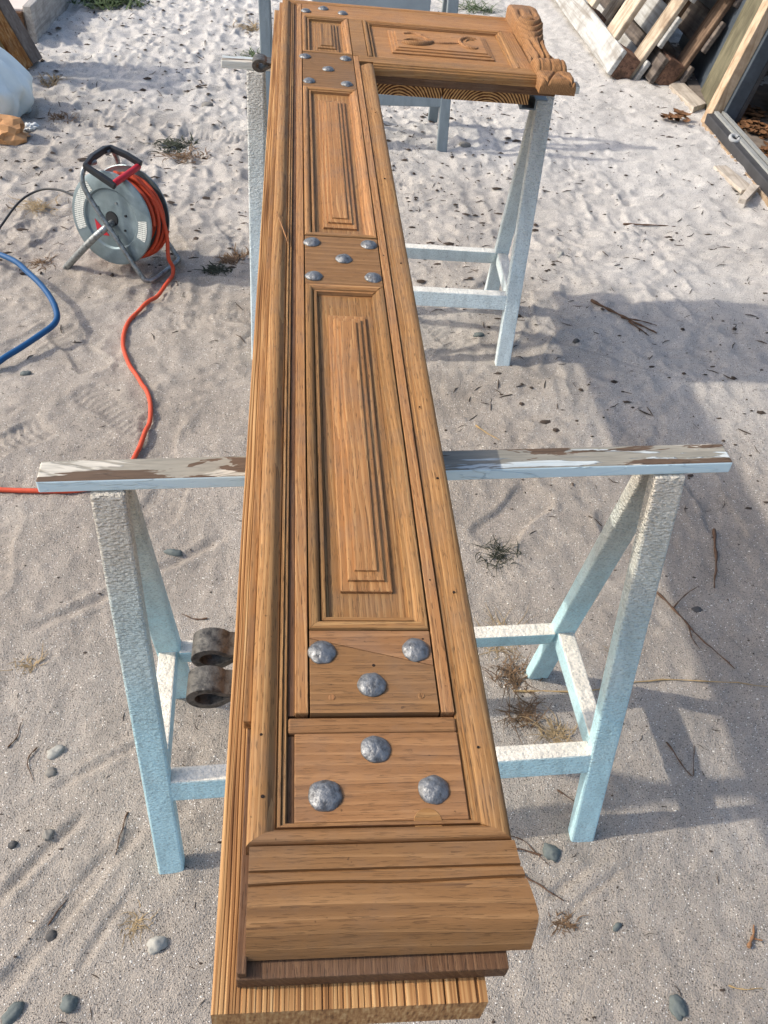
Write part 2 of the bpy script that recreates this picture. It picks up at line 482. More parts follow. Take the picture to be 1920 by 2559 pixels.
verts = np.stack([GX, GY, GH], -1).reshape(-1, 3).astype(np.float32)
idx = np.arange(nx*ny).reshape(ny, nx)
quads = np.stack([idx[:-1,:-1], idx[:-1,1:], idx[1:,1:], idx[1:,:-1]], -1).reshape(-1, 4)
gm = bpy.data.meshes.new('ground')
gm.vertices.add(len(verts)); gm.vertices.foreach_set('co', verts.ravel())
gm.loops.add(quads.size); gm.loops.foreach_set('vertex_index', quads.ravel().astype(np.int32))
gm.polygons.add(len(quads)); gm.polygons.foreach_set('loop_start', np.arange(0, quads.size, 4, dtype=np.int32))
gm.update(calc_edges=True)
gm.polygons.foreach_set('use_smooth', np.ones(len(quads), dtype=bool))
ground = bpy.data.objects.new('ground', gm); scene.collection.objects.link(ground)
ground['kind'] = 'structure'; ground['label'] = 'pale trampled sand with footprints and drag marks'

def sand_mat():
    m = NT('sand'); c = m.coord('Object')
    n1 = m.noise(c, 1.1, 4, .6); n2 = m.noise(c, 9, 4, .6); g1 = m.noise(c, 400, 3, .75); g2 = m.voronoi(c, 330, 'F1')
    base = m.ramp(n1, [(.3, S((154,145,134))), (.5, S((168,159,148))), (.7, S((180,172,162)))])
    col = m.mix(.5, base, m.mix(1.0, base, m.ramp(n2, [(.3, .80), (.7, 1.14)]), 'MULTIPLY'))
    y = m.sep(c)[1]
    xg = m.sep(c)[0]
    dry = m.ramp(m.math('ADD', m.math('ADD', m.math('MULTIPLY', y, .115), m.math('MULTIPLY', xg, .07)), m.math('MULTIPLY', n1, .30)), [(.40, 0.0), (.70, 1.0)])  # mask only: sand colour turns paler with distance and towards the right
    col = m.mix(dry, col, m.mix(.6, col, S((224,222,217))))
    gr = m.ramp(g1, [(.30, .30), (.44, .88), (.60, 1.06), (.74, 1.45)])
    col = m.mix(.95, col, m.mix(1.0, col, gr, 'MULTIPLY'))
    sel = m.voronoi(c, 330, 'F1', 'Color'); sr = m.node('ShaderNodeSeparateColor'); m.L(sel, sr.inputs[0])
    white = m.math('MULTIPLY', m.ramp(sr.outputs[0], [(.94, 0.0), (.945, 1.0)]), m.ramp(g2, [(.30, 1.0), (.42, 0.0)]))
    blk = m.math('MULTIPLY', m.ramp(sr.outputs[1], [(.83, 0.0), (.835, 1.0)]), m.ramp(g2, [(.28, 1.0), (.42, 0.0)]))
    col = m.mix(white, col, S((240,236,228))); col = m.mix(blk, col, S((72,64,58)))
    sel2 = m.voronoi(c, 120, 'F1', 'Color'); d2 = m.voronoi(c, 120, 'F1'); sr2 = m.node('ShaderNodeSeparateColor'); m.L(sel2, sr2.inputs[0])
    blk2 = m.math('MULTIPLY', m.ramp(sr2.outputs[0], [(.955, 0.0), (.96, 1.0)]), m.ramp(d2, [(.20, 1.0), (.30, 0.0)]))
    col = m.mix(m.math('MULTIPLY', blk2, .6), col, S((70,62,54)))
    b = m.bump(m.math('ADD', m.noise(c, 60, 5, .7), 0), .6, .008)
    m.bump(m.math('ADD', g1, m.math('MULTIPLY', g2, .8)), .8, .003, b)
    return m.fin(col, .95, spec=.08)
ground.data.materials.append(sand_mat())

# ------------------------------------------------------------------ trestles
def trestle(label, cx, cy, yaw, roll, mat, bmat, extra=False):
    t = thing('trestle', label, 'trestle', (cx, cy, 0), (0, roll, yaw), 'metal trestles carrying the door')
    L, wb, hb, H = .959/2, .0425/2, .020, .80
    ut, ub, vt, vb, lw, ld = .4135, .4062, .0247, .2027, .046, .027
    b = box('beam', -L, L, -wb, wb, H-hb, H, bmat, t, bevel=.0025)
    zt = H-hb-.0005
    for su in (-1, 1):
        for sv in (-1, 1):
            def ring(u, v, z):
                u0, u1 = sorted((su*u, su*(u-lw))); v0, v1 = sorted((sv*v, sv*(v-ld)))
                return [(u0,v0,z), (u1,v0,z), (u1,v1,z), (u0,v1,z)]
            hexa('leg', ring(ub, vb, -.012), ring(ut, vt+(.004 if sv < 0 else .0046), zt), mat, t, bevel=.004)
    zs0, zs1 = .186, .231
    def vleg(z): return vb+(vt-vb)*(z/.78)
    for sv in (-1, 1):
        v0 = vleg(zs0)-.002; v1 = vleg(zs1)-.002; d = .03
        u = .3655
        lo = [(-u, sv*v0, zs0), (u, sv*v0, zs0), (u, sv*(v0-d), zs0), (-u, sv*(v0-d), zs0)]
        hi = [(-u, sv*v1, zs1), (u, sv*v1, zs1), (u, sv*(v1-d), zs1), (-u, sv*(v1-d), zs1)]
        if sv > 0:
            lo = [lo[3], lo[2], lo[1], lo[0]]; hi = [hi[3], hi[2], hi[1], hi[0]]
        hexa('stretcher', lo, hi, mat, t, bevel=.003)
    for su in (-1, 1):
        u0, u1 = sorted((su*.3705, su*.4035))
        va = vleg(.19)-ld-.001
        box('side_rail', u0, u1, -va, va, zs0+.002, zs1-.002, mat, t, bevel=.003)
    if extra:
        pass
    return t
T1 = trestle('pale blue trestle with cream overspray standing nearest under the door', .1255, .9103, .032, 0.0, paint1, beam1)
T2 = trestle('whitish trestle under the far end of the door, its beam end beside the single hinge', .2457, 2.4905, -.035, .028, paint2, beam2)
T3 = trestle('unpainted grey steel trestle standing behind the door arm', .235, 4.11, 0, 0, paint3, paint3)
grey_sheet = plain('grey_sheet_paint', S((150,160,164)), .55, var=.08, sc=9)
# hat shaped channel on the right front leg of the second trestle
hp = [(-.048,0), (-.021,0), (-.021,-.024), (.021,-.024), (.021,0), (.048,0), (.048,.0035), (.0165,.0035), (.0165,-.020), (-.0165,-.020), (-.0165,.0035), (-.048,.0035)]
v = [(.325+a, -.125, .7955+b-.0045) for a, b in hp]+[(.325+a, -.022, .7955+b-.0045) for a, b in hp]
n = len(hp)
ch = mesh_obj('hat_channel', v, [tuple(range(n)), tuple(range(2*n-1, n-1, -1))]+[(i, n+i, n+(i+1) % n, (i+1) % n) for i in range(n)], plain('bracket_steel', S((116,124,128)), .45, .5), T2)
ch['label'] = 'dark steel hat shaped channel under the arm'

# ------------------------------------------------------------------ the door
OFF = (.05, 1.5, .80)
door = thing('wooden_door', 'L-shaped restored teak door with panels and iron studs lying on trestles', 'door', (.05, 1.5, .803), (0, .04, 0))
def dbox(name, x0, x1, y0, y1, z0, z1, mat, bevel=.0009, parent=None):
    return box(name, x0, x1, y0, y1, z0, z1, mat, parent or door, OFF, bevel)
ZB, ZR, ZS = .842, .860, .885
# pine boards at the bottom, with raised grain
def ridged(name, x0, x1, y0, y1, z0, z1, seed):
    r = random.Random(seed)
    xs = [x0]; prof = [(x0, z1-.001)]
    x = x0+.0012
    while x < x1-.003:
        t = (x-x0)/(x1-x0)
        w = .0030+.013*t**2.2+r.uniform(-.0008, .0010)*(1+3*t)
        d = .0007+.0007*t
        gw_ = .0009+.0024*max(0, t-.45); d = .0009+.0030*max(0, t-.3)
        prof += [(x, z1), (x+w*.55, z1-.0001), (x+w*.55+.0004, z1-d), (x+min(w*.85,w*.55+gw_), z1-d), (x+min(w*.97,w*.55+gw_+.0005), z1-.0001)]
        x += w
    prof += [(x1, z1-.001)]
    poly = [(x0, z0)]+[(x1, z0)]+prof[::-1]
    n = len(poly); ys = np.linspace(y0, y1, 30)
    V = []
    for y in ys:
        for i, (a, b) in enumerate(poly):
            wob = .0008*math.sin(y*7+i*.3)+.0006*math.sin(y*23+seed)
            V.append((a+(wob if 2 < i < n-1 else 0)-OFF[0], y-OFF[1], b-OFF[2]))
    F = []
    for k in range(len(ys)-1):
        for i in range(n):
            j = (i+1) % n
            F.append((k*n+i, k*n+j, (k+1)*n+j, (k+1)*n+i))
    F.append(tuple(range(n))[::-1]); F.append(tuple((len(ys)-1)*n+i for i in range(n)))
    o = mesh_obj(name, V, F, pine, door)
    return o
pb = ridged('pine_board', -.079, .137, .2167, 2.806, .80, ZB, 1)
pb['label'] = 'pine backing board with raised grain ridges'
eg1 = endgrain_mat('pine_end_grain_a', .245-OFF[0], .772-OFF[2]); eg2 = endgrain_mat('pine_end_grain_b', .47-OFF[0], .765-OFF[2])
for (a, b, eg) in ((.139, .352, eg1), (.3545, .578, eg2)):
    o = dbox('pine_board', a, b, 2.318, 2.74, .80, ZB, eg, .0015)
# end grain of the long board: thin slice of rings is simply its own mesh end; mahogany backing
dbox('backing_plank', -.0605, .1535, .2345, 2.756, ZB+.0003, ZR, w_red_y, .0012)
dbox('backing_plank', .1540, .628, 2.266, 2.750, ZB+.0003, ZR, w_red_x, .0012)
# strip along the left edge above the gap
dbox('edge_strip', -.0645, -.0568, .4535, 2.765, ZR+.0002, .8735, w_y, .0012)
dbox('edge_strip', -.0600, -.0525, .236, .3290, ZR+.0002, .8690, w_red_y, .0010)

BIG = [(0,.8605), (0,.8822), (.0008,.8850), (.0025,.8868), (.0060,.8882), (.0105,.8888), (.0145,.8885), (.0168,.8874), (.0192,.8852), (.0216,.8832), (.0234,.8824), (.0238,.8790), (.0249,.8790), (.0252,.8846), (.0278,.8846), (.0281,.8805), (.0289,.8805), (.0291,.8828), (.0318,.8828), (.0321,.8785), (.0332,.8780), (.0332,.8605)]
BIG_R = [(0,.8605), (0,.8822), (.0008,.8850), (.0025,.8868), (.0060,.8880), (.0105,.8884), (.0150,.8878), (.0192,.8864), (.0234,.8850), (.0238,.8838), (.0278,.8838), (.0281,.8822), (.0318,.8822), (.0321,.8790), (.0332,.8785), (.0332,.8605)]
XL, XR, Y0, YF, YA = -.0565, .1676, .3287, 2.757, 2.267
moulding('edge_moulding', (XL,Y0,0), (XL,YF,0), (1,0,0), BIG, .6, 1, w_y, door, OFF)
moulding('edge_moulding', (XR,Y0,0), (XR,2.263,0), (-1,0,0), BIG_R, .6, 0, w_y, door, OFF)
moulding('edge_moulding', (XL+.0006,Y0+.0003,0), (XR-.0006,Y0+.0003,0), (0,1,0), [(a*.6, z) for a, z in BIG], 1/.6, 1/.6, w_rail, door, OFF)
FAR = [(a, z-.002 if z > .862 else z) for a, z in BIG]
moulding('edge_moulding', (XL+.0006,YF,0), (.577,YF,0), (0,-1,0), FAR, 1, 0, w_x, door, OFF)
NEAR = [(0,.8605), (0,.8735), (.0012,.8775), (.004,.8790), (.0046,.8825), (.0090,.8835), (.0098,.8865), (.0150,.8870), (.0160,.8855), (.0160,.8605)]
moulding('edge_moulding', (XR+.0006,YA,0), (.583,YA,0), (0,1,0), NEAR, 0, 0, w_x, door, OFF)

# stiles
dbox('inset_strip', -.0231, -.0171, .4545, 2.722, ZR+.0002, .8800, w_red_y, .0005)
dbox('inset_strip', -.0231, -.0171, .3492, .434, ZR+.0002, .8785, w_red_y, .0005)
g = .0009
dbox('stile', -.0169, -.0034-g, .4545, 2.7225, ZR+.0002, ZS, w_y)
dbox('stile', .1203+g, .1338, .4545, 2.3215, ZR+.0002, ZS-.0003, w_y)
dbox('stile', .1203+g, .158-g, 2.3232, 2.6185, ZR+.0002, ZS, w_x)
# rails
def rail(y0, y1, mat=w_rail, z=ZS):
    return dbox('rail', -.0034+g, .1203-g, y0+g, y1-g, ZR+.0002, z, mat, .0008)
ya, yb = .4545, .5517
# lowest rail above the gap is split along a crack
cA, cB = (-.0034+g, .5405), (.1203-g, .5075)
prism('rail', [(-.0034+g, ya), (.1203-g, ya), cB, cA], ZR+.0002, ZS, w_rail, door, OFF, .0005)
prism('rail', [(cA[0], cA[1]+.0008), (cB[0], cB[1]+.0008), (.1203-g, yb-g), (-.0034+g, yb-g)], ZR+.0002, ZS-.0002, w_rail, door, OFF, .0005)
rail(1.2283, 1.3845); rail(2.0870, 2.3225)
dbox('rail', -.0034+g, .585, 2.6200, 2.7225, ZR+.0002, ZS, w_x, .0008)
dbox('rail', .1342, .5735, 2.2838, 2.3225, ZR+.0002, ZS+.0006, w_x, .0008)
dbox('rail', .5425, .5735, 2.3232, 2.6193, ZR+.0002, ZS, w_y, .0008)
# bottom rail below the gap, with a rounded lip
dbox('rail', -.0169, .1338, .3492, .4350, ZR+.0002, ZS-.0035, w_rail, .0008)
lip = dbox('rail', -.0231, .1340, .4353, .4512, ZR+.0002, ZS-.0026, w_rail, .0022)

PAN = [(0,.8605), (0,.8842), (.0010,.8862), (.0040,.8872), (.0078,.8866), (.0102,.8848), (.0113,.8822), (.0116,.8780), (.0128,.8780), (.0131,.8826), (.0172,.8826), (.0176,.8790), (.0180,.8762), (.0210,.8758), (.0212,.8735), (.0216,.8735), (.0216,.8605)]
PAN_R = [(0,.8605), (0,.8846), (.0010,.8860), (.0040,.8864), (.0078,.8856), (.0106,.8840), (.0116,.8822), (.0128,.8816), (.0172,.8812), (.0176,.8790), (.0180,.8764), (.0212,.8758), (.0216,.8735), (.0216,.8605)]
def panel(x0, x1, y0, y1, rx, ry, near=True, fieldmat=w_gold, mit=True):
    a, b, c, d = x0+g, x1-g, y0+g, y1-g
    mn = 1 if near else 0
    moulding('panel_moulding', (a,c,0), (a,d,0), (1,0,0), PAN, mn, 1, w_y, door, OFF)
    moulding('panel_moulding', (b,c,0), (b,d,0), (-1,0,0), PAN_R, mn, 1, w_y, door, OFF)
    moulding('panel_moulding', (a+.0004,d,0), (b-.0004,d,0), (0,-1,0), PAN, 1, 1, w_x, door, OFF)
    if near: moulding('panel_moulding', (a+.0004,c,0), (b-.0004,c,0), (0,1,0), PAN, 1, 1, w_x, door, OFF)
    f = dbox('panel_field', x0+.0222, x1-.0222, y0+(.0222 if near else .0006), y1-.0222, ZR+.0001, .8764, fieldmat, None)
    # raised centre, stepped
    (u0, u1), (w0, w1) = rx, ry
    lev = [(0,0,.8740), (0,0,.8800), (.0015,.0022,.8806), (.0080,.0125,.8808), (.0082,.0128,.8838), (.0095,.0146,.8843), (.0155,.0240,.8845), (.0157,.0243,.8868), (.0175,.0268,.8872)]
    V = []; F = []
    for (ix, iy, z) in lev:
        V += [(u0+ix-OFF[0], w0+iy-OFF[1], z-OFF[2]), (u1-ix-OFF[0], w0+iy-OFF[1], z-OFF[2]), (u1-ix-OFF[0], w1-iy-OFF[1], z-OFF[2]), (u0+ix-OFF[0], w1-iy-OFF[1], z-OFF[2])]
    for k in range(len(lev)-1):
        for i in range(4):
            j = (i+1) % 4
            F.append((k*4+i, k*4+j, k*4+4+j, k*4+4+i))
    m = len(lev)-1
    F.append((m*4, m*4+1, m*4+2, m*4+3)); F.append((3,2,1,0))
    mesh_obj('raised_panel', V, F, fieldmat, door)
panel(-.0034, .1203, .5517, 1.2283, (.0312,.0868), (.607,1.147))
panel(-.0034, .1203, 1.3845, 2.0870, (.0300,.0880), (1.427,2.022))
panel(-.0034, .1203, 2.3225, 2.6200, (.0270,.0880), (2.354,2.575))
panel(.158, .5425, 2.3225, 2.6200, (.2240,.4870), (2.387,2.568), near=False, fieldmat=w_x)
# carved scroll work on the arm panel
def scroll(pts, r):
    path = catmull([(x-OFF[0], y-OFF[1], .8870-OFF[2]) for x, y in pts], 7)
    n = len(path); rr = [r*(.25+.75*math.sin(math.pi*min(1, .08+.92*i/(n-1)))**.6) for i in range(n)]
    v, f = tube_data(path, rr, 8)
    return mesh_obj('carved_scroll', v, f, w_carve, door, angle=60)
scroll([(.262,2.520), (.285,2.528), (.308,2.512), (.322,2.486), (.340,2.474)], .0060)
scroll([(.252,2.448), (.275,2.438), (.302,2.440), (.322,2.453), (.338,2.470)], .0095)
scroll([(.256,2.462), (.275,2.476), (.298,2.474), (.318,2.460)], .0048)
scroll([(.332,2.468), (.352,2.462), (.380,2.468), (.404,2.474)], .0045)
scroll([(.456,2.522), (.434,2.526), (.414,2.508), (.408,2.478), (.420,2.448), (.442,2.440), (.452,2.454)], .0058)
scroll([(.450,2.510), (.434,2.511), (.424,2.494)], .0040)
# plugs and pegs
def peg(x, y, r, z, mat):
    v, f = lathe_data([(r, z-.004), (r, z+.0002), (r-.0006, z+.0006)], 26, 'z', (x-OFF[0], y-OFF[1], -OFF[2]))
    mesh_obj('wooden_peg', v, f, mat, door, angle=30)
peg(.0180, .4715, .0034, ZS, w_carve); peg(.1035, .4725, .0034, ZS, w_carve); peg(.0975, .3475, .0125, ZS-.0035, w_x)
# iron studs
def stud(x, y, seed, r=.0145, z=ZS):
    q = random.Random(seed); ph = [q.uniform(0, 6.28) for _ in range(6)]; am = [q.uniform(.004, .018) for _ in range(6)]
    def jit(a, rad, h): return 1+sum(am[i]*math.sin((i+2)*a+ph[i]) for i in range(6))
    prof = [(r*.97, -.0005), (r, .0006), (r*.97, .0016), (r*.88, .0030), (r*.74, .0043), (r*.58, .0054), (r*.42, .0062), (r*.26, .0067), (r*.12, .0069), (r*.01, .0070)]
    v, f = lathe_data(prof, 34, 'z', (0,0,0), jit)
    v = [(a, b, c+(.0007*float(vnoise(np.array(a/.006+seed*3.1), np.array(b/.006), 61))+.0005*float(vnoise(np.array(a/.0028), np.array(b/.0028+seed), 62)))*(c > .0012)) for a, b, c in v]
    o = mesh_obj('iron_stud', v, f, nail_mat, door, angle=50)
    o.location = (x-OFF[0], y-OFF[1], z-OFF[2]); o.rotation_euler = (q.uniform(-.05,.05), q.uniform(-.05,.05), q.uniform(0,6))
nails = [(.0096,.3740,1), (.1054,.3757,1), (.0564,.4174,1), (.0566,.4848,0), (.0096,.5245,0), (.1033,.5246,0), (.0088,1.3633,0), (.1043,1.3568,0), (.0602,1.3085,0), (.0109,1.2526,0), (.1050,1.2494,0),
         (.0031,2.2901,0), (.1013,2.2828,0), (.0570,2.2056,0), (.0114,2.1244,0), (.0971,2.1103,0), (.0080,2.6607,0), (.0551,2.6890,0), (.1075,2.6518,0)]
for i, (x, y, low) in enumerate(nails):
    stud(x, y+.04*(x-.05)*y/.713, 40+i, .0150 if i == 0 else .0140, ZS-.0035*low)
# end cap: swept nosing with a flared right end
cap = [(.3270,.8610), (.3270,.8868), (.3260,.8880), (.3235,.8882), (.3200,.8874), (.3150,.8862), (.3100,.8858), (.3078,.8856), (.3070,.8826), (.3052,.8826), (.3044,.8864), (.3000,.8874), (.2968,.8874), (.2958,.8838), (.2942,.8840), (.2932,.8880), (.2860,.8898), (.2760,.8906), (.2690,.8902), (.2630,.8888), (.2592,.8864), (.2550,.8805), (.2508,.8735), (.2478,.8675), (.2467,.8640), (.2500,.8612)]
V = []; F = []
n = len(cap); NX = 14
for k in range(NX+1):
    t = k/NX
    for (y, z) in cap:
        xr = .1683+.0085*max(0, min(1, (.325-y)/.06))-.006*max(0, (.262-y)/.02) if y < .3275 else .1683
        x = -.0535+(xr+.0535)*t
        V.append((x-OFF[0], y-OFF[1]+.0007*math.sin(t*9+y*40)*(1 if .25 < y < .3 else 0), z-OFF[2]))
for k in range(NX):
    for i in range(n):
        j = (i+1) % n
        F.append((k*n+i, (k+1)*n+i, (k+1)*n+j, k*n+j))
F.append(tuple(range(n))); F.append(tuple(NX*n+i for i in range(n))[::-1])
capo = mesh_obj('end_cap', V, F, w_rail, door, angle=48)
import bmesh
def fixn(o):
    bm = bmesh.new(); bm.from_mesh(o.data); bmesh.ops.recalc_face_normals(bm, faces=bm.faces); bm.to_mesh(o.data); bm.free()
fixn(capo); fixn(pb); fixn(ch)
hole_m = plain('nail_hole_dark', S((40,28,20)), .9)
for i, (x, y, z) in enumerate(((.150,.415,.8886), (.151,.60,.8886), (.154,.78,.8887), (.146,.92,.8886), (.153,1.30,.8887), (.149,1.62,.8886), (.152,1.95,.8886), (-.047,.43,.8889), (-.044,.37,.8889), (.128,.62,.8848), (.127,1.33,.8848), (.06,.508,.8850), (.112,.5405,.8849))):
    rr_ = .0011+.0006*((i*7) % 3)/2
    v, f = lathe_data([(rr_, -.0012), (rr_, .00015), (rr_*.4, .0003)], 9, 'z', (x-OFF[0], y-OFF[1], z-OFF[2])); mesh_obj('nail_hole', v, f, hole_m, door)
# a sliver lifting off the left moulding
spl = tube('splinter', [(-.052-OFF[0],1.455-OFF[1],.8925-OFF[2]), (-.044-OFF[0],1.41-OFF[1],.8945-OFF[2]), (-.034-OFF[0],1.365-OFF[1],.8905-OFF[2]), (-.030-OFF[0],1.345-OFF[1],.887-OFF[2])], [.0004,.0012,.0012,.0004], w_carve, door, 5)
# hinges: rolled iron eyes along the left edge
def hinge(xc, zc, y0, y1, R, r, tail):
    out = []; inn = []
    N = 28
    for i in range(N+1):
        a = math.radians(35+290*i/N)
        out.append((xc+R*math.cos(a), zc+R*.80*math.sin(a)))
        inn.append((xc+r*math.cos(a)*(1.0)+.001, zc+r*.74*math.sin(a)))
    out = [(tail, zc+R*.42)]+out+[(tail, zc-R*.10)]
    inn = [(xc+R*1.05, zc+R*.16)]+inn+[(xc+R*1.05, zc+R*.12)]
    n = len(out); V = []; F = []
    for y in (y0, y1):
        V += [(x-OFF[0], y-OFF[1], z-OFF[2]) for x, z in out]+[(x-OFF[0], y-OFF[1], z-OFF[2]) for x, z in inn]
    for i in range(n-1):
        F.append((i, i+1, n+i+1, n+i)); F.append((2*n+i, 3*n+i, 3*n+i+1, 2*n+i+1))
        F.append((i, 2*n+i, 2*n+i+1, i+1)); F.append((n+i, n+i+1, 3*n+i+1, 3*n+i))
    F.append((0, n, 3*n, 2*n)); F.append((n-1, 2*n-1+0, 4*n-1, 3*n-1))
    F.append((0, n, 2*n-1, n-1)); F.append((2*n, 3*n-1, 4*n-1, 3*n))
    o = mesh_obj('hinge_eye', V, F, hinge_mat, door, angle=40, bevel=.0012)
    fixn(o); return o
hinge(-.1045, .806, .572, .603, .0215, .0135, -.0785)
hinge(-.1055, .806, .5225, .5530, .0215, .0135, -.0785)
hinge(-.108, .824, 2.385, 2.43, .020, .0095, -.0785)
# carved bracket at the end of the arm
def carved():
    xs = np.linspace(.574, .652, 90); ys = np.linspace(2.222, 2.742, 300)
    X, Y = np.meshgrid(xs, ys)
    u = (X-xs[0])/(xs[-1]-xs[0]); w = u-.5
    Z = np.full_like(X, .905)
    far = Y > 2.612; mid = (Y <= 2.612) & (Y > 2.372); roll = (Y <= 2.372) & (Y > 2.285); near = Y <= 2.285
    tf = np.clip((Y-2.612)/.13, 0, 1)
    Z[far] = (.922+.006*np.sin(tf*3.1)+.004*vnoise(X/.02, Y/.03, 31)-.010*np.exp(-((w+.22)**2/.004+(tf-.35)**2/.02))-.010*np.exp(-((w-.22)**2/.004+(tf-.35)**2/.02)))[far]
    t = np.clip((Y-2.372)/.24, 0, 1)
    leaf = .884+.034*t**2+.012*(1-4*w*w)*(.4+.6*(1-t))
    arcs = np.abs(np.sin(t*26-5*w*w*4))**.7
    ribs = np.abs(np.sin(w*(13-5*t)+np.sign(w)*(1-t)*2.2))**.8
    blend = 1/(1+np.exp(-(t-.52)*30))
    leaf += .0115*(arcs*blend+ribs*(1-blend))-.004
    leaf -= .012*np.exp(-((t-.02)/.05)**2)
    Z[mid] = leaf[mid]
    tr = np.clip((Y-2.285)/.087, 0, 1)
    Z[roll] = (.876+.034*np.sqrt(np.clip(1-(2*tr-1)**2, 0, 1))+.003*vnoise(X/.012, Y/.02, 33)-.003*np.exp(-((u*3) % 1-.5)**2/.01))[roll]
    tn = (Y-2.222)/.063
    tri = np.abs(np.abs(((u*1.5+.2) % 1)-.5)*2-tn)
    Z[near] = (.897+.002*vnoise(X/.01, Y/.01, 35)-.006*np.exp(-(tri/.10)**2)-.012*np.exp(-tn/.08))[near]
    edge = np.minimum(u, 1-u); Z = Z-.010*np.exp(-edge/.035)
    Z = Z+.0010*vnoise(X/.007, Y/.007, 36)
    XX = X+np.where(near, .012*u, 0)+np.where(roll, .004*u, 0)-np.where(mid, .012*u*np.sin(np.pi*t)-.006*(1-u)*np.sin(np.pi*t), 0)
    ny_, nx_ = X.shape
    V = [(a-OFF[0], b-OFF[1], c-OFF[2]) for a, b, c in zip(XX.ravel(), Y.ravel(), Z.ravel())]
    V += [(a-OFF[0], b-OFF[1], .8615-OFF[2]) for a, b in zip(XX.ravel(), Y.ravel())]
    nt = ny_*nx_; F = []
    for j in range(ny_-1):
        for i in range(nx_-1):
            a = j*nx_+i; F.append((a, a+1, a+nx_+1, a+nx_))
    ring = [i for i in range(nx_)]+[j*nx_+nx_-1 for j in range(1, ny_)]+[(ny_-1)*nx_+i for i in range(nx_-2, -1, -1)]+[j*nx_ for j in range(ny_-2, 0, -1)]
    for k in range(len(ring)):
        a, b = ring[k], ring[(k+1) % len(ring)]
        F.append((b, a, nt+a, nt+b))
    F.append(tuple(nt+a for a in ring)[::-1])
    o = mesh_obj('carved_bracket', V, F, w_carve, door, angle=35)
    o['label'] = 'carved acanthus bracket at the end of the arm'
carved()

# ------------------------------------------------------------------ cable reel
steel = iron_mat('galvanised_tube', S((150,154,154)), S((96,100,102)), .36, .8, .5)
zinc = NT('zinc_disc'); _c = zinc.coord('Object')
_n = zinc.noise(_c, 14, 4, .6); _n2 = zinc.voronoi(_c, 60)
zinc.bump(zinc.noise(_c, 180, 3), .15, .001)
zinc_m = zinc.fin(zinc.ramp(_n, [(.3, S((104,118,122))), (.7, S((140,154,158)))]), zinc.ramp(_n2, [(.2, .34), (.8, .52)]), .55)
blk = plain('black_plastic', S((44,46,48)), .45, var=.1)
red = plain('red_plastic', S((176,40,52)), .4, var=.1)
orange = plain('orange_rubber', S((196,78,50)), .55, var=.1, sc=60)
paper = NT('printed_sticker'); _c = paper.coord('Object'); _s = paper.sep(_c)
_l = paper.math('SINE', paper.math('MULTIPLY', _s[2], 900.0)); _nn = paper.noise(paper.coord('Object', (1,1,.1)), 240, 2)
paper_m = paper.fin(paper.ramp(paper.math('ADD', paper.math('MULTIPLY', _l, .25), _nn), [(.30, S((120,124,122))), (.42, S((206,208,200)))]), .5)
reel = thing('cable_reel', 'galvanised cable reel with orange cord and black carry handle on the sand', 'cable reel', (-.640, 2.835, 0), (0, 0, math.radians(-24)))
RS = .94
reel.scale = (RS, RS, RS)
def reel_w(x, y, z):
    a = math.radians(-24); return (-.640+RS*(x*math.cos(a)-y*math.sin(a)), 2.835+RS*(x*math.sin(a)+y*math.cos(a)), RS*z)
R0, ZC = .162, .192
def disc(y, s):
    prof = [(.026, y), (.100, y), (.106, y-.007*s), (.150, y-.007*s), (.160, y-.004*s), (.1625, y), (.160, y+.002*s), (.150, y-.0045*s), (.108, y-.0045*s), (.099, y+.0025*s), (.026, y+.0025*s)]
    v, f = lathe_data(prof, 56, 'y', (0,0,ZC)); f = f[:-2]
    nn = 56; m = len(prof)
    for k in range(nn):
        k2 = (k+1) % nn
        f.append(((m-1)*nn+k, k, k2, (m-1)*nn+k2))
    o = mesh_obj('disc', v, f, zinc_m, reel, angle=40); fixn(o); return o
disc(0.0, 1); disc(.118, -1)
v, f = lathe_data([(.075, .004), (.075, .114)], 40, 'y', (0,0,ZC)); mesh_obj('drum', v, f, blk, reel, angle=40)
v, f = lathe_data([(.024, -.002), (.024, .120)], 24, 'y', (0,0,ZC)); mesh_obj('hub', v, f, blk, reel, angle=40)
# wound cord
rr = random.Random(3); path = []
turns = 12
for i in range(turns*26):
    a = 2*math.pi*i/26; t = i/26
    lay = int(t//6); within = (t % 6)/6
    y = .016+.084*(within if lay % 2 == 0 else 1-within); rad = .112+.0105*lay+.002*math.sin(a*.37)+rr.uniform(-.0008,.0008)
    path.append((rad*math.cos(a), y, ZC+rad*math.sin(a)*.985))
tube('cord_winding', path, .0062, orange, reel, 7)
path = []
for i in range(3*30):
    a = 2*math.pi*i/30; t = i/30
    rad = .139+.012*math.cos(a+.6)+.003*t
    path.append((rad*math.cos(a), .035+.028*t+.008*math.sin(a), ZC+rad*math.sin(a)-.004))
tube('cord_winding', path, .0065, orange, reel, 8)
# frame tubes
tube('frame_tube', catmull([(0,.150,ZC), (0,.06,ZC), (0,-.015,ZC), (-.012,-.045,ZC-.010), (-.06,-.060,ZC-.055), (-.155,-.066,.040), (-.190,-.066,.004)], 6), .0125, steel, reel, 14)
tube('frame_tube', catmull([(-.048,.030,.392), (-.060,-.012,.390), (-.066,-.036,.352), (-.050,-.040,.300), (.02,-.040,.185), (.105,-.040,.050), (.128,-.036,.016), (.148,-.006,.010), (.160,.10,.012), (.158,.150,.012), (.140,.165,.022), (.10,.166,.08), (-.03,.160,.27), (-.050,.155,.36), (-.052,.135,.392), (-.048,.10,.395)], 7), .0088, steel, reel, 12)
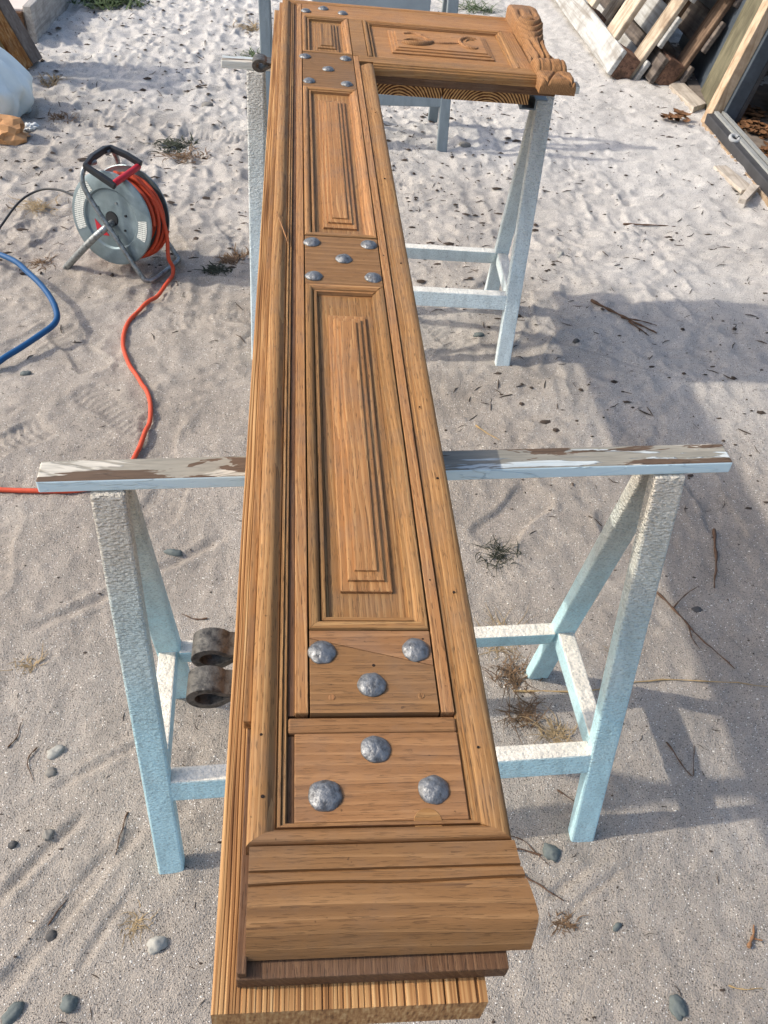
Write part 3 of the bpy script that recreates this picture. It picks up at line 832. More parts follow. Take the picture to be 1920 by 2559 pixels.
# handle: black bent bar with red grip
def bar(name, pts, w, h, mat, parent):
    P = [Vector(p) for p in pts]; V = []; F = []
    for i, p in enumerate(P):
        t = (P[min(i+1,len(P)-1)]-P[max(i-1,0)]).normalized(); sd = t.cross(Vector((0,0,1)))
        sd = sd.normalized() if sd.length > 1e-4 else Vector((1,0,0)); u = sd.cross(t)
        for a, b in ((-1,-1), (1,-1), (1,1), (-1,1)): V.append(p+sd*(w*a)+u*(h*b))
    for i in range(len(P)-1):
        for k in range(4):
            k2 = (k+1) % 4; F.append((i*4+k, i*4+k2, i*4+4+k2, i*4+4+k))
    F.append((3,2,1,0)); e = 4*(len(P)-1); F.append((e,e+1,e+2,e+3))
    o = mesh_obj(name, V, F, mat, parent, bevel=.004); fixn(o); return o
bar('carry_handle', [(.062,-.030,.350), (.010,-.030,.374), (-.050,-.028,.398), (-.056,.03,.406), (-.056,.105,.406), (-.050,.130,.402), (.01,.132,.388), (.066,.132,.366)], .009, .011, blk, reel)
v, f = lathe_data([(.010, -.028), (.0115, -.02), (.0115, .125), (.010, .130)], 18, 'y', (.055, 0, .358)); mesh_obj('red_grip', v, f, red, reel, angle=40)
# stickers on the front disc
def sticker(a0, a1, r0, r1, mat, y=-.0082):
    N = 12; V = []; F = []
    for i in range(N+1):
        a = math.radians(a0+(a1-a0)*i/N)
        V += [(r0*math.cos(a), y, ZC+r0*math.sin(a)), (r1*math.cos(a), y, ZC+r1*math.sin(a))]
    V += [(x, yy+.0006, z) for x, yy, z in V]; n2 = 2*(N+1)
    for i in range(N):
        F.append((2*i, 2*i+1, 2*i+3, 2*i+2)); F.append((n2+2*i, n2+2*i+2, n2+2*i+3, n2+2*i+1))
    o = mesh_obj('sticker', V, F, mat, reel); fixn(o); return o
sticker(128, 205, .111, .147, paper_m); sticker(-22, 8, .112, .146, paper_m)
V = [(-.070,-.0018,ZC-.012), (-.012,-.0018,ZC-.062), (-.060,-.0018,ZC-.068)]; V += [(a,b+.0008,c) for a,b,c in V]
tri = mesh_obj('red_mark', V, [(0,1,2), (5,4,3), (0,3,4,1), (1,4,5,2), (2,5,3,0)], red, reel); fixn(tri)
for a in (70, 150, 20, 290, 330):
    x, z = .062*math.cos(math.radians(a)), ZC+.062*math.sin(math.radians(a))
    v, f = lathe_data([(.0042, -.004), (.0042, .001)], 10, 'y', (x,0,z)); mesh_obj('rivet', v, f, blk if a in (20,330) else steel, reel, angle=30)

TILT = Matrix.Translation((0,.08,ZC)) @ Matrix.Rotation(math.radians(-11), 4, 'X') @ Matrix.Translation((0,-.08,-ZC))
for ch_ in reel.children:
    if ch_.name.split('.')[0] in ('disc', 'drum', 'hub', 'cord_winding', 'sticker', 'red_mark', 'rivet'): ch_.matrix_local = TILT

def on_ground(pts, lift):
    return [(x, y, ground_z(x, y)+lift if len(p) == 0 else 0) for (x, y, *p) in pts]
def cable(name, pts, r, mat, label, cat, sides=10):
    P = catmull([(x, y, (ground_z(x, y)-.02 if z is None else z)) for x, y, z in pts], 9)
    fix = []
    for p in P:
        g_ = max(ground_z(p.x+a*.02, p.y+b*.02) for a in (-1,0,1) for b in (-1,0,1))+r*.75
        fix.append(max(p.z, g_))
    for _ in range(3): fix = [fix[0]]+[max(fix[i]-.002, (fix[i-1]+fix[i]*2+fix[i+1])/4) for i in range(1, len(fix)-1)]+[fix[-1]]
    for p, z in zip(P, fix): p.z = z
    o = tube(name, P, r, mat, None, sides); return tag(o, label, cat)
cable('extension_cord', [reel_w(-.02,.085,ZC+.146), reel_w(.055,.09,ZC+.138), reel_w(.115,.09,ZC+.098), reel_w(.150,.085,ZC+.035), reel_w(.170,.075,ZC-.045), reel_w(.178,.055,ZC-.120), (-.455,2.815,.022), (-.468,2.755,None), (-.506,2.651,None), (-.551,2.554,None), (-.571,2.461,None), (-.565,2.364,None), (-.531,2.256,None), (-.487,2.17,None), (-.455,2.10,None), (-.441,2.02,None), (-.446,1.936,None), (-.457,1.859,None), (-.487,1.76,None), (-.585,1.700,None), (-.785,1.706,None), (-1.0,1.73,None), (-1.3,1.70,None)], .0066, orange, 'loose orange extension cord winding over the sand from the reel', 'cord')
hose = plain('blue_hose_rubber', S((22,74,118)), .42, var=.12, sc=40)
# the hose arcs clear of the ground, as its shadow shows
cable('air_hose', [(-1.45,3.02,.02), (-1.15,2.90,.05), (-.985,2.78,.075), (-.895,2.665,.085), (-.825,2.565,.085), (-.778,2.475,.075), (-.770,2.415,.06), (-.818,2.355,.045), (-.885,2.285,.03), (-.96,2.215,.02), (-1.2,2.10,.015), (-1.5,2.05,.015)], .0095, hose, 'thick blue hose looping in from the left edge of the photo', 'hose', 12)
cable('power_cable', [(-.70,2.95,.16), (-.78,3.02,.175), (-.87,3.12,.16), (-.95,3.16,.14), (-1.02,3.13,.11), (-1.07,3.02,.07), (-1.11,2.95,.03), (-1.3,2.85,.012)], .0042, blk, 'thin black cable running left from behind the cable reel', 'cable', 8)

# ------------------------------------------------------------------ left edge: leaning timbers, sack, slab
UPL = Vector((math.sin(math.radians(-22)), 0, math.cos(math.radians(-22))))
WL = Vector((.26, .966, 0)); TL = WL.cross(UPL).normalized()
def lean_plank(name, base, width, thick, length, mat, label, cat, group=None, parent=None):
    b = Vector(base); V = []
    for k in (0, 1):
        for a, c in ((0,0), (1,0), (1,1), (0,1)):
            V.append(b+WL*(width*a)-TL*(thick*c)+UPL*(length*k))
    o = mesh_obj(name, V, BOXF, mat, parent, bevel=.004); fixn(o)
    if label: tag(o, label, cat, group)
    return o
ol = old_board('olive_board', 'z', S((120,100,62)), S((150,128,84)), S((74,56,36)))
ru = old_board('rusty_board', 'z', S((150,100,50)), S((178,142,96)), S((96,56,26)))
gy_b = old_board('grey_board', 'z', S((108,98,90)), S((128,118,108)), S((84,74,68)))
lean_plank('timber_plank', (-1.418,4.640,.004), .105, .04, 1.1, ol, 'olive brown plank leaning at the left edge, closest to the white sack', 'plank', 'planks leaning at the left edge')
lean_plank('timber_plank', (-1.386,4.752,.006), .120, .05, 1.1, ru, 'rust stained ochre plank leaning between the olive and the grey one', 'plank', 'planks leaning at the left edge')
lean_plank('timber_plank', (-1.354,4.876,.008), .100, .06, 1.1, gy_b, 'smooth grey plank leaning at the left edge beside the raised slab', 'plank', 'planks leaning at the left edge')
slab = thing('raised_slab', 'raised pale slab with a weathered grey timber edge at the top left', 'slab', (-1.9, 5.9, 0))
conc = plain('pale_concrete', S((206,194,184)), .9, var=.08, sc=6)
gw = old_board('weathered_grey_timber', 'y', S((150,146,140)), S((172,168,162)), S((120,116,112)))
def q4(name, pts, z0, z1, mat, parent, off, bevel=.004):
    return prism(name, pts, z0, z1, mat, parent, off, bevel)
SO = (-1.9, 5.9, 0)
q4('edge_board', [(-1.462,5.27), (-1.418,5.262), (-1.33,6.6), (-1.375,6.61)], -.02, .165, gw, slab, SO)
q4('slab_top', [(-2.9,5.38), (-1.465,5.275), (-1.378,6.61), (-2.9,6.7)], -.02, .150, conc, slab, SO)
q4('end_board', [(-2.9,5.34), (-1.466,5.245), (-1.464,5.2735), (-2.9,5.3785)], -.02, .140, w_red_x, slab, SO)

def lumpy(name, center, size, seed, mat, sub=4, amp=.12, freq=3.0, shape=None):
    bm = bmesh.new(); bmesh.ops.create_icosphere(bm, subdivisions=sub, radius=1.0)
    co = np.array([v.co[:] for v in bm.verts])
    nrm = co/np.linalg.norm(co, axis=1, keepdims=True)
    n = vnoise(nrm[:,0]*freq+nrm[:,2]*1.7+seed, nrm[:,1]*freq-nrm[:,2]*1.3, seed)+.5*vnoise(nrm[:,0]*freq*2.3-nrm[:,2]*2, nrm[:,1]*freq*2.3+nrm[:,2]*3, seed+1)
    co = nrm*(1+amp*2*n[:,None])
    if shape: co = shape(co)
    co = co*np.array(size)
    for v, c in zip(bm.verts, co): v.co = c
    me = bpy.data.meshes.new(name); bm.to_mesh(me); bm.free(); me.materials.append(mat)
    me.polygons.foreach_set('use_smooth', [True]*len(me.polygons))
    o = bpy.data.objects.new(name, me); scene.collection.objects.link(o); o.location = center
    return o
sackm = plain('white_woven_plastic', S((214,224,222)), .45, var=.05, sc=12, bump=.3)
def sack_shape(c):
    c = c.copy(); z = c[:,2]
    c[:,2] = np.where(z < -.45, -.45+(z+.45)*.2, z)
    top = np.clip(z, 0, 1)
    c[:,0] = np.sign(c[:,0])*np.abs(c[:,0])**.8*(1-.35*top)-.55*top
    fold = .05*np.sin(c[:,1]*9+c[:,2]*5+c[:,0]*3)+.03*np.sin(c[:,1]*17-c[:,2]*9)
    return c*(1+fold[:,None])
sk = lumpy('white_sack', (-1.46,4.26,.12), (.235,.185,.27), 3, sackm, 5, .10, 2.2, sack_shape)
tag(sk, 'folded white plastic sack sitting on the sand at the left edge', 'sack')
kraft = plain('brown_paper', S((186,140,96)), .8, var=.18, sc=18, bump=.4)
def crumple(c):
    r = np.random.default_rng(4); c = c.copy()
    k = .30*np.abs(vnoise(c[:,0]*3, c[:,1]*3+c[:,2], 51))*2+.22*np.abs(vnoise(c[:,0]*7+c[:,2]*5, c[:,1]*7, 52))*2
    c = c*(1.05-k[:,None]*1.6)
    c[:,2] = np.where(c[:,2] < -.3, -.3, c[:,2]); return c
pb_ = lumpy('paper_bag', (-1.30,3.94,.030), (.145,.105,.075), 6, kraft, 3, .16, 3.0, crumple)
pb_.data.polygons.foreach_set('use_smooth', [False]*len(pb_.data.polygons))
tag(pb_, 'crumpled brown paper bag lying in front of the white sack', 'paper bag')
bag2 = lumpy('plastic_wrap', (-1.20,4.05,.012), (.05,.04,.022), 9, plain('clear_wrap', S((206,208,204)), .3, var=.1), 4, .2, 4, crumple)
tag(bag2, 'small scrap of pale plastic wrap beside the brown paper bag', 'plastic scrap')

# ------------------------------------------------------------------ right edge: pallets, shed doorway
pw = old_board('pallet_board_white', 'y', S((164,164,160)), S((186,186,182)), S((122,116,108)), .8)
pwz = old_board('pallet_board_white_up', 'x', S((180,166,146)), S((204,190,168)), S((126,106,86)), .8)
pg = old_board('pallet_board_brown', 'x', S((112,92,76)), S((140,118,96)), S((66,52,44)), .8)
pgy = old_board('pallet_board_brown_long', 'y', S((104,96,90)), S((132,120,108)), S((62,54,48)), .8)
pblk = old_board('pallet_block', 'y', S((110,84,70)), S((142,108,86)), S((58,46,40)), 1.2)
def pallet(label, base, lean, mats, yoff=0.0):
    """stands on its long edge; local x = up the slope, local y = along, local z = out of its face"""
    t = thing('pallet', label, 'pallet', base, (0, 0, 0), 'pallets leaning at the right edge')
    a = math.radians(lean)
    upv = Vector((math.sin(a), 0, math.cos(a))); yv = Vector((0,1,0)); out = Vector((-math.cos(a), 0, math.sin(a)))
    mm = Matrix((upv, yv, out)).transposed().to_4x4(); t.matrix_world = Matrix.Translation(base) @ mm @ Matrix.Scale(1.3, 4)
    m_long, m_up, m_blk = mats
    r = random.Random(len(label))
    W, L = .86, 1.25
    def bb(n_, x0,x1,y0,y1,z0,z1,m_):
        j = r.uniform(-.004,.004)
        return box(n_, x0+j, x1+j, y0, y1, z0, z1, m_, t, bevel=.004)
    bb('bottom_board', .0, .105, 0, L, .118, .140, m_long)           # board along the foot edge
    for y in (.135, .56, 1.00): bb('cross_board', .112, W, y, y+.135, .120, .145, m_up)
    for x in (.0, .38, .76):
        for y in (.0, .57, 1.13): bb('block', x+.004, x+.108, y+.004, y+.135, .041, .1175, m_blk)
    for y in (.02, .58, 1.14): bb('stringer_board', .0, W, y, y+.10, .021, .0405, m_up)
    for x in (.0, .185, .37, .555, .735): bb('deck_slat', x, x+.125, 0, L, .0, .0205, m_long)
    return t
P1 = pallet('whitish grey wooden pallet leaning in front, its foot board bedded in the sand', (1.80,4.955,-.055), 27, (pw, pwz, pblk))
P2 = pallet('dark brown wooden pallet leaning behind the whitish one', (2.02,4.875,-.055), 25, (pgy, pg, pblk))

shed = thing('shed_doorway', 'open shed doorway with cream post, dark frame and metal sill', 'doorway', (2.05, 4.3, 0))
SHO = (2.05, 4.3, 0)
la = math.tan(math.radians(13))
def leanbox(name, x0, x1, y0, y1, z0, z1, mat, parent=shed, bevel=.003, skew=0.0):
    lo = [(x0+la*z0-SHO[0], y0-SHO[1], z0), (x1+la*z0-SHO[0], y0-SHO[1], z0), (x1+la*z0+skew-SHO[0], y1-SHO[1], z0), (x0+la*z0+skew-SHO[0], y1-SHO[1], z0)]
    hi = [(a+la*(z1-z0), b, z1) for a, b, _ in lo]
    return hexa(name, lo, hi, mat, parent, bevel)
wall_m = old_board('olive_panel', 'z', S((98,94,76)), S((114,108,88)), S((72,68,54)), .5)
cream_m = old_board('cream_post', 'z', S((176,154,128)), S((196,174,148)), S((136,112,86)), .8)
dkm = plain('dark_blue_metal', S((72,80,88)), .6, .1, .25, 14)
dk2 = plain('dark_sill', S((62,62,64)), .6, 0, .2, 14)
alu = plain('aluminium_track', S((176,178,174)), .45, .4, .1, 20)
leanbox('wall_panel', 2.045, 2.085, 4.425, 4.80, -.03, 1.4, wall_m, skew=.07)
leanbox('wall_panel', 2.125, 2.165, 4.803, 5.6, -.03, 1.4, dkm, skew=.12)
leanbox('post', 1.998, 2.052, 4.352, 4.424, -.03, 1.4, cream_m)
leanbox('door_frame', 2.053, 2.125, 4.33, 4.415, -.02, 1.4, dkm)
leanbox('door_frame', 2.126, 2.15, 4.33, 4.415, -.02, 1.4, dk2)
box('sill', 1.985-SHO[0], 2.075-SHO[0], 2.2-SHO[1], 4.350-SHO[1], -.03, .055, dk2, shed, bevel=.004)
box('sill_edge', 1.977-SHO[0], 1.9845-SHO[0], 2.2-SHO[1], 4.350-SHO[1], -.03, .010, cream_m, shed)
box('track', 2.020-SHO[0], 2.040-SHO[0], 2.2-SHO[1], 4.349-SHO[1], .0552, .066, alu, shed)
box('track', 2.058-SHO[0], 2.074-SHO[0], 2.2-SHO[1], 4.349-SHO[1], .0552, .066, alu, shed)
box('shed_floor', 2.076-SHO[0], 3.6-SHO[0], 2.2-SHO[1], 5.6-SHO[1], -.03, .012, plain('dirt_floor', S((120,110,100)), .95, var=.25, sc=20), shed)
box('back_wall', 3.6-SHO[0], 3.65-SHO[0], 2.2-SHO[1], 5.6-SHO[1], -.03, 2.0, dk2, shed)
box('back_wall', 2.4-SHO[0], 3.6-SHO[0], 5.6-SHO[1], 5.65-SHO[1], -.03, 2.0, dk2, shed)
box('roof', 2.75-SHO[0], 3.7-SHO[0], 2.0-SHO[1], 5.7-SHO[1], 2.0, 2.04, dk2, shed)
bark = old_board('grey_bark', 'y', S((128,116,96)), S((160,146,120)), S((72,64,54)))
o = tube('log', catmull([(2.46,4.62,.10), (2.38,4.35,.095), (2.33,4.1,.09), (2.27,3.75,.085), (2.22,3.4,.085)], 6), .058, bark, None, 16)
tag(o, 'rounded grey log lying inside the shed behind the sill', 'log')
st_ring = plain('grey_rag', S((160,162,162)), .8)
ring = [(2.004+.020*math.cos(a), 4.02+.022*math.sin(a), .062+.006*math.sin(a)) for a in np.linspace(.4, 6.2, 22)]
o = tube('rag_ring', ring, .009, st_ring, None, 10); tag(o, 'curled white ring lying on the dark shed sill', 'ring')
slatm = old_board('grey_offcut', 'y', S((176,166,152)), S((196,186,172)), S((140,130,118)))
def offcut(pts, z0, z1, label):
    o = prism('wood_offcut', pts, z0, z1, slatm, None, (0,0,0), .002); return tag(o, label, 'wood offcut', 'wood offcuts by the shed sill')
offcut([(1.846,3.812), (1.905,3.815), (1.950,3.585), (1.882,3.560)], .002, .020, 'long flat wood offcut lying beside the shed sill')
offcut([(1.834,3.468), (1.862,3.455), (1.975,3.595), (1.945,3.620)], .004, .026, 'short slanted wood offcut against the shed sill, nearest the camera')
offcut([(1.955,4.84), (2.045,4.93), (2.070,4.58), (1.985,4.52)], -.01, .022, 'wide flat board lying between the pallets and the cream shed post')

# ------------------------------------------------------------------ small things on the sand
def stone(name, x, y, sx, sy, sz, seed, mat, label, cat, rz=0.0, group=None):
    o = lumpy(name, (x, y, ground_z(x, y)+sz*.12), (sx*.92, sy*.92, sz), seed, mat, 3, .24, 2.1)
    o.rotation_euler = (0, 0, rz); return tag(o, label, cat, group)
def stone_mat(name, a, b):
    m = NT(name); c = m.coord('Object', (1,1,1), rnd=3.0); n = m.noise(c, 160, 5, .65); n2 = m.noise(c, 40, 3)
    m.bump(n, .6, .0015); return m.fin(m.mix(n2, m.ramp(n, [(.35, a), (.65, b)]), m.ramp(n, [(.4, b), (.6, a)])), .75)
st_w = stone_mat('speckled_white_stone', S((118,116,110)), S((186,184,174)))
st_g = stone_mat('grey_stone', S((104,101,95)), S((138,134,126)))
st_b = stone_mat('blue_grey_stone', S((74,82,82)), S((112,118,114)))
st_d = stone_mat('dark_stone', S((58,58,58)), S((88,86,84)))
GP = 'pebbles on the sand'
stone('pebble', -.5031,.9524, .019,.012,.009, 1, st_w, 'speckled white pebble left of the front trestle leg, largest there', 'pebble', .6, GP)
stone('pebble', -.5031,.9088, .012,.011,.007, 2, st_g, 'small grey pebble just below the speckled white one', 'pebble', 0, GP)
stone('pebble', -.4845,.7828, .011,.012,.006, 3, st_g, 'pale grey pebble in the dragged groove left of the front trestle', 'pebble', 0, GP)
stone('pebble', -.5454,.7664, .009,.008,.007, 4, st_d, 'dark round pebble at the left edge near the dragged groove', 'pebble', 0, GP)
stone('pebble', -.2626,.5741, .018,.015,.012, 5, st_w, 'chunky pale grey stone beside the near end of the pine board', 'pebble', .4, GP)
stone('pebble', -.4446,.6029, .011,.010,.008, 6, st_d, 'dark grey pebble at the end of a thin dry stem', 'pebble', 0, GP)
stone('pebble', -.3939,.4910, .015,.014,.010, 7, st_b, 'blue-grey pebble near the bottom left corner', 'pebble', 0, GP)
stone('pebble', -.4792,.4839, .021,.012,.009, 8, st_b, 'long blue-grey pebble in the bottom left corner', 'pebble', .9, GP)
stone('pebble', -.3246,1.4909, .024,.011,.009, 9, st_b, 'flat blue-grey stone behind the front trestle, left of the door', 'pebble', -.1, GP)
stone('pebble', -.4323,1.4746, .008,.020,.006, 10, st_d, 'dark thin stone half buried left of the front trestle leg', 'pebble', -.6, GP)
stone('pebble', -.8301,2.2268, .017,.012,.010, 11, st_b, 'oval blue-grey pebble below the blue hose', 'pebble', .2, GP)
stone('pebble', .4503,.7024, .017,.019,.012, 12, st_b, 'blue stone beside the foot of the right front trestle leg', 'pebble', .5, GP)
stone('pebble', .5389,.5637, .011,.006,.006, 13, st_b, 'small blue-grey chip in the sand right of the end cap', 'pebble', .5, GP)
stone('pebble', .6093,.4308, .017,.019,.008, 14, st_b, 'oval grey-green pebble near the bottom right corner', 'pebble', 0, GP)
stone('pebble', .5690,2.4468, .018,.012,.008, 15, st_b, 'blue pebble beside the right foot of the whitish trestle', 'pebble', 0, GP)
stone('pebble', .8914,2.4152, .012,.010,.010, 16, st_d, 'dark lump in the shadow right of the whitish trestle leg', 'pebble', 0, GP)
stone('pebble', .9621,2.9927, .026,.013,.014, 17, st_w, 'pale broken stone on the sand right of the whitish trestle', 'pebble', 1.0, GP)
stone('pebble', -.4507,4.3948, .030,.026,.022, 18, st_g, 'round grey stone on the far sand left of the door', 'pebble', 0, GP)
stone('pebble', .7290,3.9808, .030,.022,.016, 19, st_g, 'grey stone beside the foot of the grey steel trestle', 'pebble', 0, GP)
stone('pebble', -.1,.0, .001,.001,.001, 20, st_g, 'x', 'pebble') if False else None
stone('pebble', .9309,1.2842, .013,.012,.004, 21, st_d, 'dark pebble right of the forked dry twig', 'pebble', 0, GP)

twm = plain('dry_twig', S((92,70,54)), .85, var=.3, sc=60); straw = plain('dry_straw', S((176,148,104)), .85, var=.2, sc=60)
def twig(pts, r, mat, label, branches=(), name='twig', cat='twig'):
    V = []; F = []
    def add(pp, r0):
        P = catmull([(x, y, ground_z(x, y)+r0*.6+dz*.6) for x, y, dz in pp], 5)
        for p in P: p.x += .004*float(vnoise(np.array(p.x/.02), np.array(p.y/.02), 71)); p.y += .004*float(vnoise(np.array(p.x/.02), np.array(p.y/.02), 72))
        rr = [r0*.8*(1-.65*i/len(P))*(1+.35*math.sin(i*1.9)) for i in range(len(P))]
        v, f = tube_data(P, rr, 6); k = len(V); V.extend(v); F.extend([tuple(a+k for a in q) for q in f])
    add(pts, r)
    for b in branches: add(b, r*.6)
    o = mesh_obj(name, V, F, mat, None, angle=60)
    return tag(o, label, cat, 'twigs and stems on the sand')
twig([(.996,2.653,.006), (1.06,2.58,.004), (1.12,2.51,.006), (1.176,2.454,.0)], .007, twm, 'long dark forked twig right of the whitish trestle', [[(1.08,2.55,.004), (1.13,2.52,.01), (1.19,2.50,.006)], [(1.10,2.53,.003), (1.13,2.47,.003), (1.15,2.45,.0)]])
twig([(.494,1.986,.002), (.525,1.95,.003), (.5545,1.922,.002)], .003, straw, 'pale straw piece just right of the door above the front trestle')
twig([(1.0636,1.5507,.003), (1.03,1.44,.004), (.992,1.3457,.002)], .0055, twm, 'straight dark stick standing out beyond the right front leg')
twig([(.847,1.337,.003), (.878,1.27,.006), (.905,1.20,.004), (.961,1.109,.002)], .0035, twm, 'thin reddish forked twig right of the front trestle leg', [[(.872,1.29,.004), (.92,1.33,.01), (.955,1.35,.008)], [(.893,1.235,.004), (.89,1.20,.003), (.90,1.17,.002)]])
twig([(.444,1.068,.004), (.60,1.06,.006), (.75,1.085,.004), (.90,1.075,.004), (1.017,1.059,.002)], .0028, straw, 'long pale straw stem crossing the sand behind the right front leg')
twig([(.43,.70,.002), (.375,.715,.012), (.372,.735,.008), (.40,.73,.004), (.44,.68,.002)], .0022, twm, 'curled thin stem beside the blue stone')
twig([(.385,.67,.002), (.404,.652,.004), (.43,.63,.003), (.4553,.6132,.002)], .0026, twm, 'short dark twig poking out beside the end cap')
twig([(.766,.518,.002), (.782,.538,.003), (.791,.555,.002)], .0045, plain('bark_chip', S((140,104,74)), .85), 'brown bark stick at the bottom right', [[(.78,.535,.002), (.795,.53,.006)]])
twig([(-.3444,.820,.001), (-.350,.78,.002), (-.3565,.739,.001)], .0018, twm, 'thin dry stem in the sand left of the front trestle foot')
twig([(-.4526,.620,.001), (-.44,.645,.002), (-.4288,.6665,.001)], .0016, twm, 'hair thin stem ending at a dark grey pebble')
twig([(-.5977,.9659,.001), (-.585,.99,.003), (-.583,1.03,.002)], .0018, twm, 'thin bent stem at the left edge of the sand')
twig([(-.54,.965,.001), (-.552,.94,.004), (-.545,.91,.003), (-.535,.895,.001)], .0018, twm, 'small hooked stem left of the speckled white pebble')
twig([(.745,.93,.001), (.762,.87,.008), (.775,.85,.003), (.80,.92,.003)], .002, twm, 'V-shaped bent stem in the light right of the front trestle')
twig([(1.2887,3.2806,.002), (1.40,3.265,.004), (1.5032,3.2715,.002)], .005, twm, 'dark stick on the sand toward the shed sill')
twig([(.49,.83,.001), (.52,.80,.002)], .002, twm, 'tiny brown stem at the foot of the right front leg')
twig([(.71,.46,.001), (.735,.45,.003), (.765,.452,.001)], .0018, straw, 'pale straw bit at the lower right')
twig([(-.23,1.285,.001), (-.26,1.29,.003), (-.29,1.305,.001)], .0025, twm, 'short brown twig between the front trestle and the door edge')

# dried grass clumps and weeds: one object each
def tuft(x, y, n, h, spread, w, mat, seed, label, name='dry_grass_tuft', cat='grass tuft', flat=.5):
    r = random.Random(seed); V = []; F = []; n = int(n*1.8); w *= 1.1
    z = ground_z(x, y)
    main = r.uniform(0, 6.283)
    for i in range(n):
        a = main+r.gauss(0, 1.1)+(math.pi if r.random() < .4 else 0); l = h*r.choice((.4,.6,.8,1.0,1.5))*r.uniform(.6, 1.1)
        d = spread*min(1.0, abs(r.gauss(0, .6))); b_ = r.uniform(0, 6.283)
        bx, by = x+d*math.cos(b_), y+d*.8*math.sin(b_)
        dirx, diry = math.cos(a), math.sin(a); cur = r.uniform(-1.8,1.8)
        k = len(V); segs = 4; px, py, pz = bx, by, z-.003
        for s in range(segs+1):
            t = s/segs; ww = w*(1-.85*t)
            V.append((px-diry*ww, py+dirx*ww, pz)); V.append((px+diry*ww, py-dirx*ww, pz+ww*.4))
            aa = a+cur*t; dirx, diry = math.cos(aa), math.sin(aa)
            st = l/segs; rise = (1-flat)*(1-1.6*t)
            px += dirx*st; py += diry*st; pz = max(pz+st*rise, ground_z(px, py)+.001)
        for s in range(segs): F.append((k+2*s, k+2*s+1, k+2*s+3, k+2*s+2))
    o = mesh_obj(name, V, F, mat, None, angle=60); return tag(o, label, cat, 'clumps of dry grass and weeds')
brn = plain('dead_grass', S((108,86,64)), .9, var=.35, sc=40); gol = plain('straw_grass', S((150,130,98)), .9, var=.3, sc=40)
grn = plain('dark_weed', S((50,54,40)), .85, var=.4, sc=40); grn2 = plain('green_blade', S((76,92,56)), .8, var=.3, sc=40)
tuft(.452,1.105, 70, .05, .05, .0013, brn, 1, 'reddish dead grass clump at the foot of the rear right leg of the near trestle')
tuft(.455,1.01, 70, .045, .04, .0013, brn, 2, 'dense brown grass clump below the long straw stem')
tuft(.515,.955, 45, .045, .03, .0013, gol, 3, 'spiky ochre grass sprig left of the right front leg')
tuft(.43,1.20, 50, .07, .06, .0012, gol, 4, 'loose straw scattered behind the near trestle stretcher', flat=.8)
tuft(.4807,1.4763, 55, .05, .05, .0013, grn, 5, 'dark greenish grass patch right of the door behind the near beam', flat=.75)
tuft(.7122,1.165, 40, .03, .03, .0011, gol, 6, 'small straw tuft right of the near trestle leg')
tuft(-.5531,3.9008, 90, .06, .10, .004, grn, 7, 'dark dry weed lying on the far sand left of the whitish trestle', flat=.7)
tuft(-.50,3.79, 50, .06, .09, .003, brn, 8, 'brown wilted weed just in front of the dark dry weed', flat=.8)
tuft(-.3064,2.8686, 80, .035, .05, .004, grn, 9, 'dark green weed between the cable reel and the whitish trestle leg', flat=.45)
tuft(-.2504,2.9561, 60, .05, .05, .003, brn, 10, 'brown dry weed beside the whitish trestle leg')
tuft(-1.005,3.30, 45, .07, .08, .0022, gol, 11, 'pale straw patch left of the cable reel', flat=.75)
tuft(-1.14,6.0, 260, .09, .22, .006, grn2, 12, 'leafy green plants at the top edge of the sand', flat=.3)
tuft(-1.2293,4.6815, 50, .08, .10, .003, gol, 13, 'olive straw patch beside the leaning planks', flat=.7)
tuft(-1.10,4.20, 40, .07, .07, .003, brn, 14, 'rusty brown straw right of the white sack', flat=.8)
tuft(-.3034,.6158, 30, .03, .025, .0010, gol, 15, 'thin straw bits above the chunky pale stone', flat=.7)
tuft(.447,.5752, 40, .022, .025, .0012, brn, 16, 'tiny brown moss sprig right of the end cap', flat=.6)
tuft(-.2649,5.62, 60, .10, .14, .003, gol, 17, 'sparse dry grass left of the grey steel trestle', flat=.6)
tuft(1.13,6.15, 90, .14, .2, .003, grn2, 18, 'green and dead blades beyond the carved bracket', flat=.6)
tuft(1.35,5.55, 14, .16, .10, .004, grn2, 19, 'few green blades left of the whitish pallet', flat=.7)
tuft(-.9226,2.88, 30, .05, .05, .002, brn, 20, 'brown straw under the blue hose', flat=.8)
tuft(-.5967,1.1635, 25, .03, .03, .0012, gol, 21, 'tiny straw star at the left edge of the sand')
tuft(-.25,5.1, 50, .09, .10, .003, grn2, 22, 'faded green tuft beside the far hinge end', flat=.6)
tuft(.62,5.9, 80, .12, .18, .003, brn, 23, 'dead brown grass beyond the door arm', flat=.7)

# leaf litter
def leaves(name, spots, mat, label, seed, stuff=False):
    r = random.Random(seed); V = []; F = []
    for (x, y, n, sp, z0) in spots:
        for i in range(n):
            cx, cy = x+r.gauss(0, sp), y+r.gauss(0, sp); cz = z0+r.uniform(0, .022)
            l, w = r.uniform(.018, .035), r.uniform(.009, .018); a = r.uniform(0, 6.28); tl = r.uniform(-.5,.5); k = len(V)
            ca, sa = math.cos(a), math.sin(a)
            for (u, v_, h) in ((-1,0,.004), (-.4,-1,.0), (.4,-.9,.001), (1,0,.006), (.4,.9,.004), (-.4,1,.003), (0,0,-.004)):
                V.append((cx+ca*l*u-sa*w*v_, cy+sa*l*u+ca*w*v_, cz+h+tl*l*u*.5+.003))
            for q in range(6): F.append((k+q, k+(q+1) % 6, k+6))
    o = mesh_obj(name, V, F, mat, None, angle=60); return o
leafm = plain('dead_leaf', S((116,82,54)), .75, var=.4, sc=25)
o = leaves('leaf_pile', [(1.852,4.40,34,.03,.006)], leafm, '', 1)
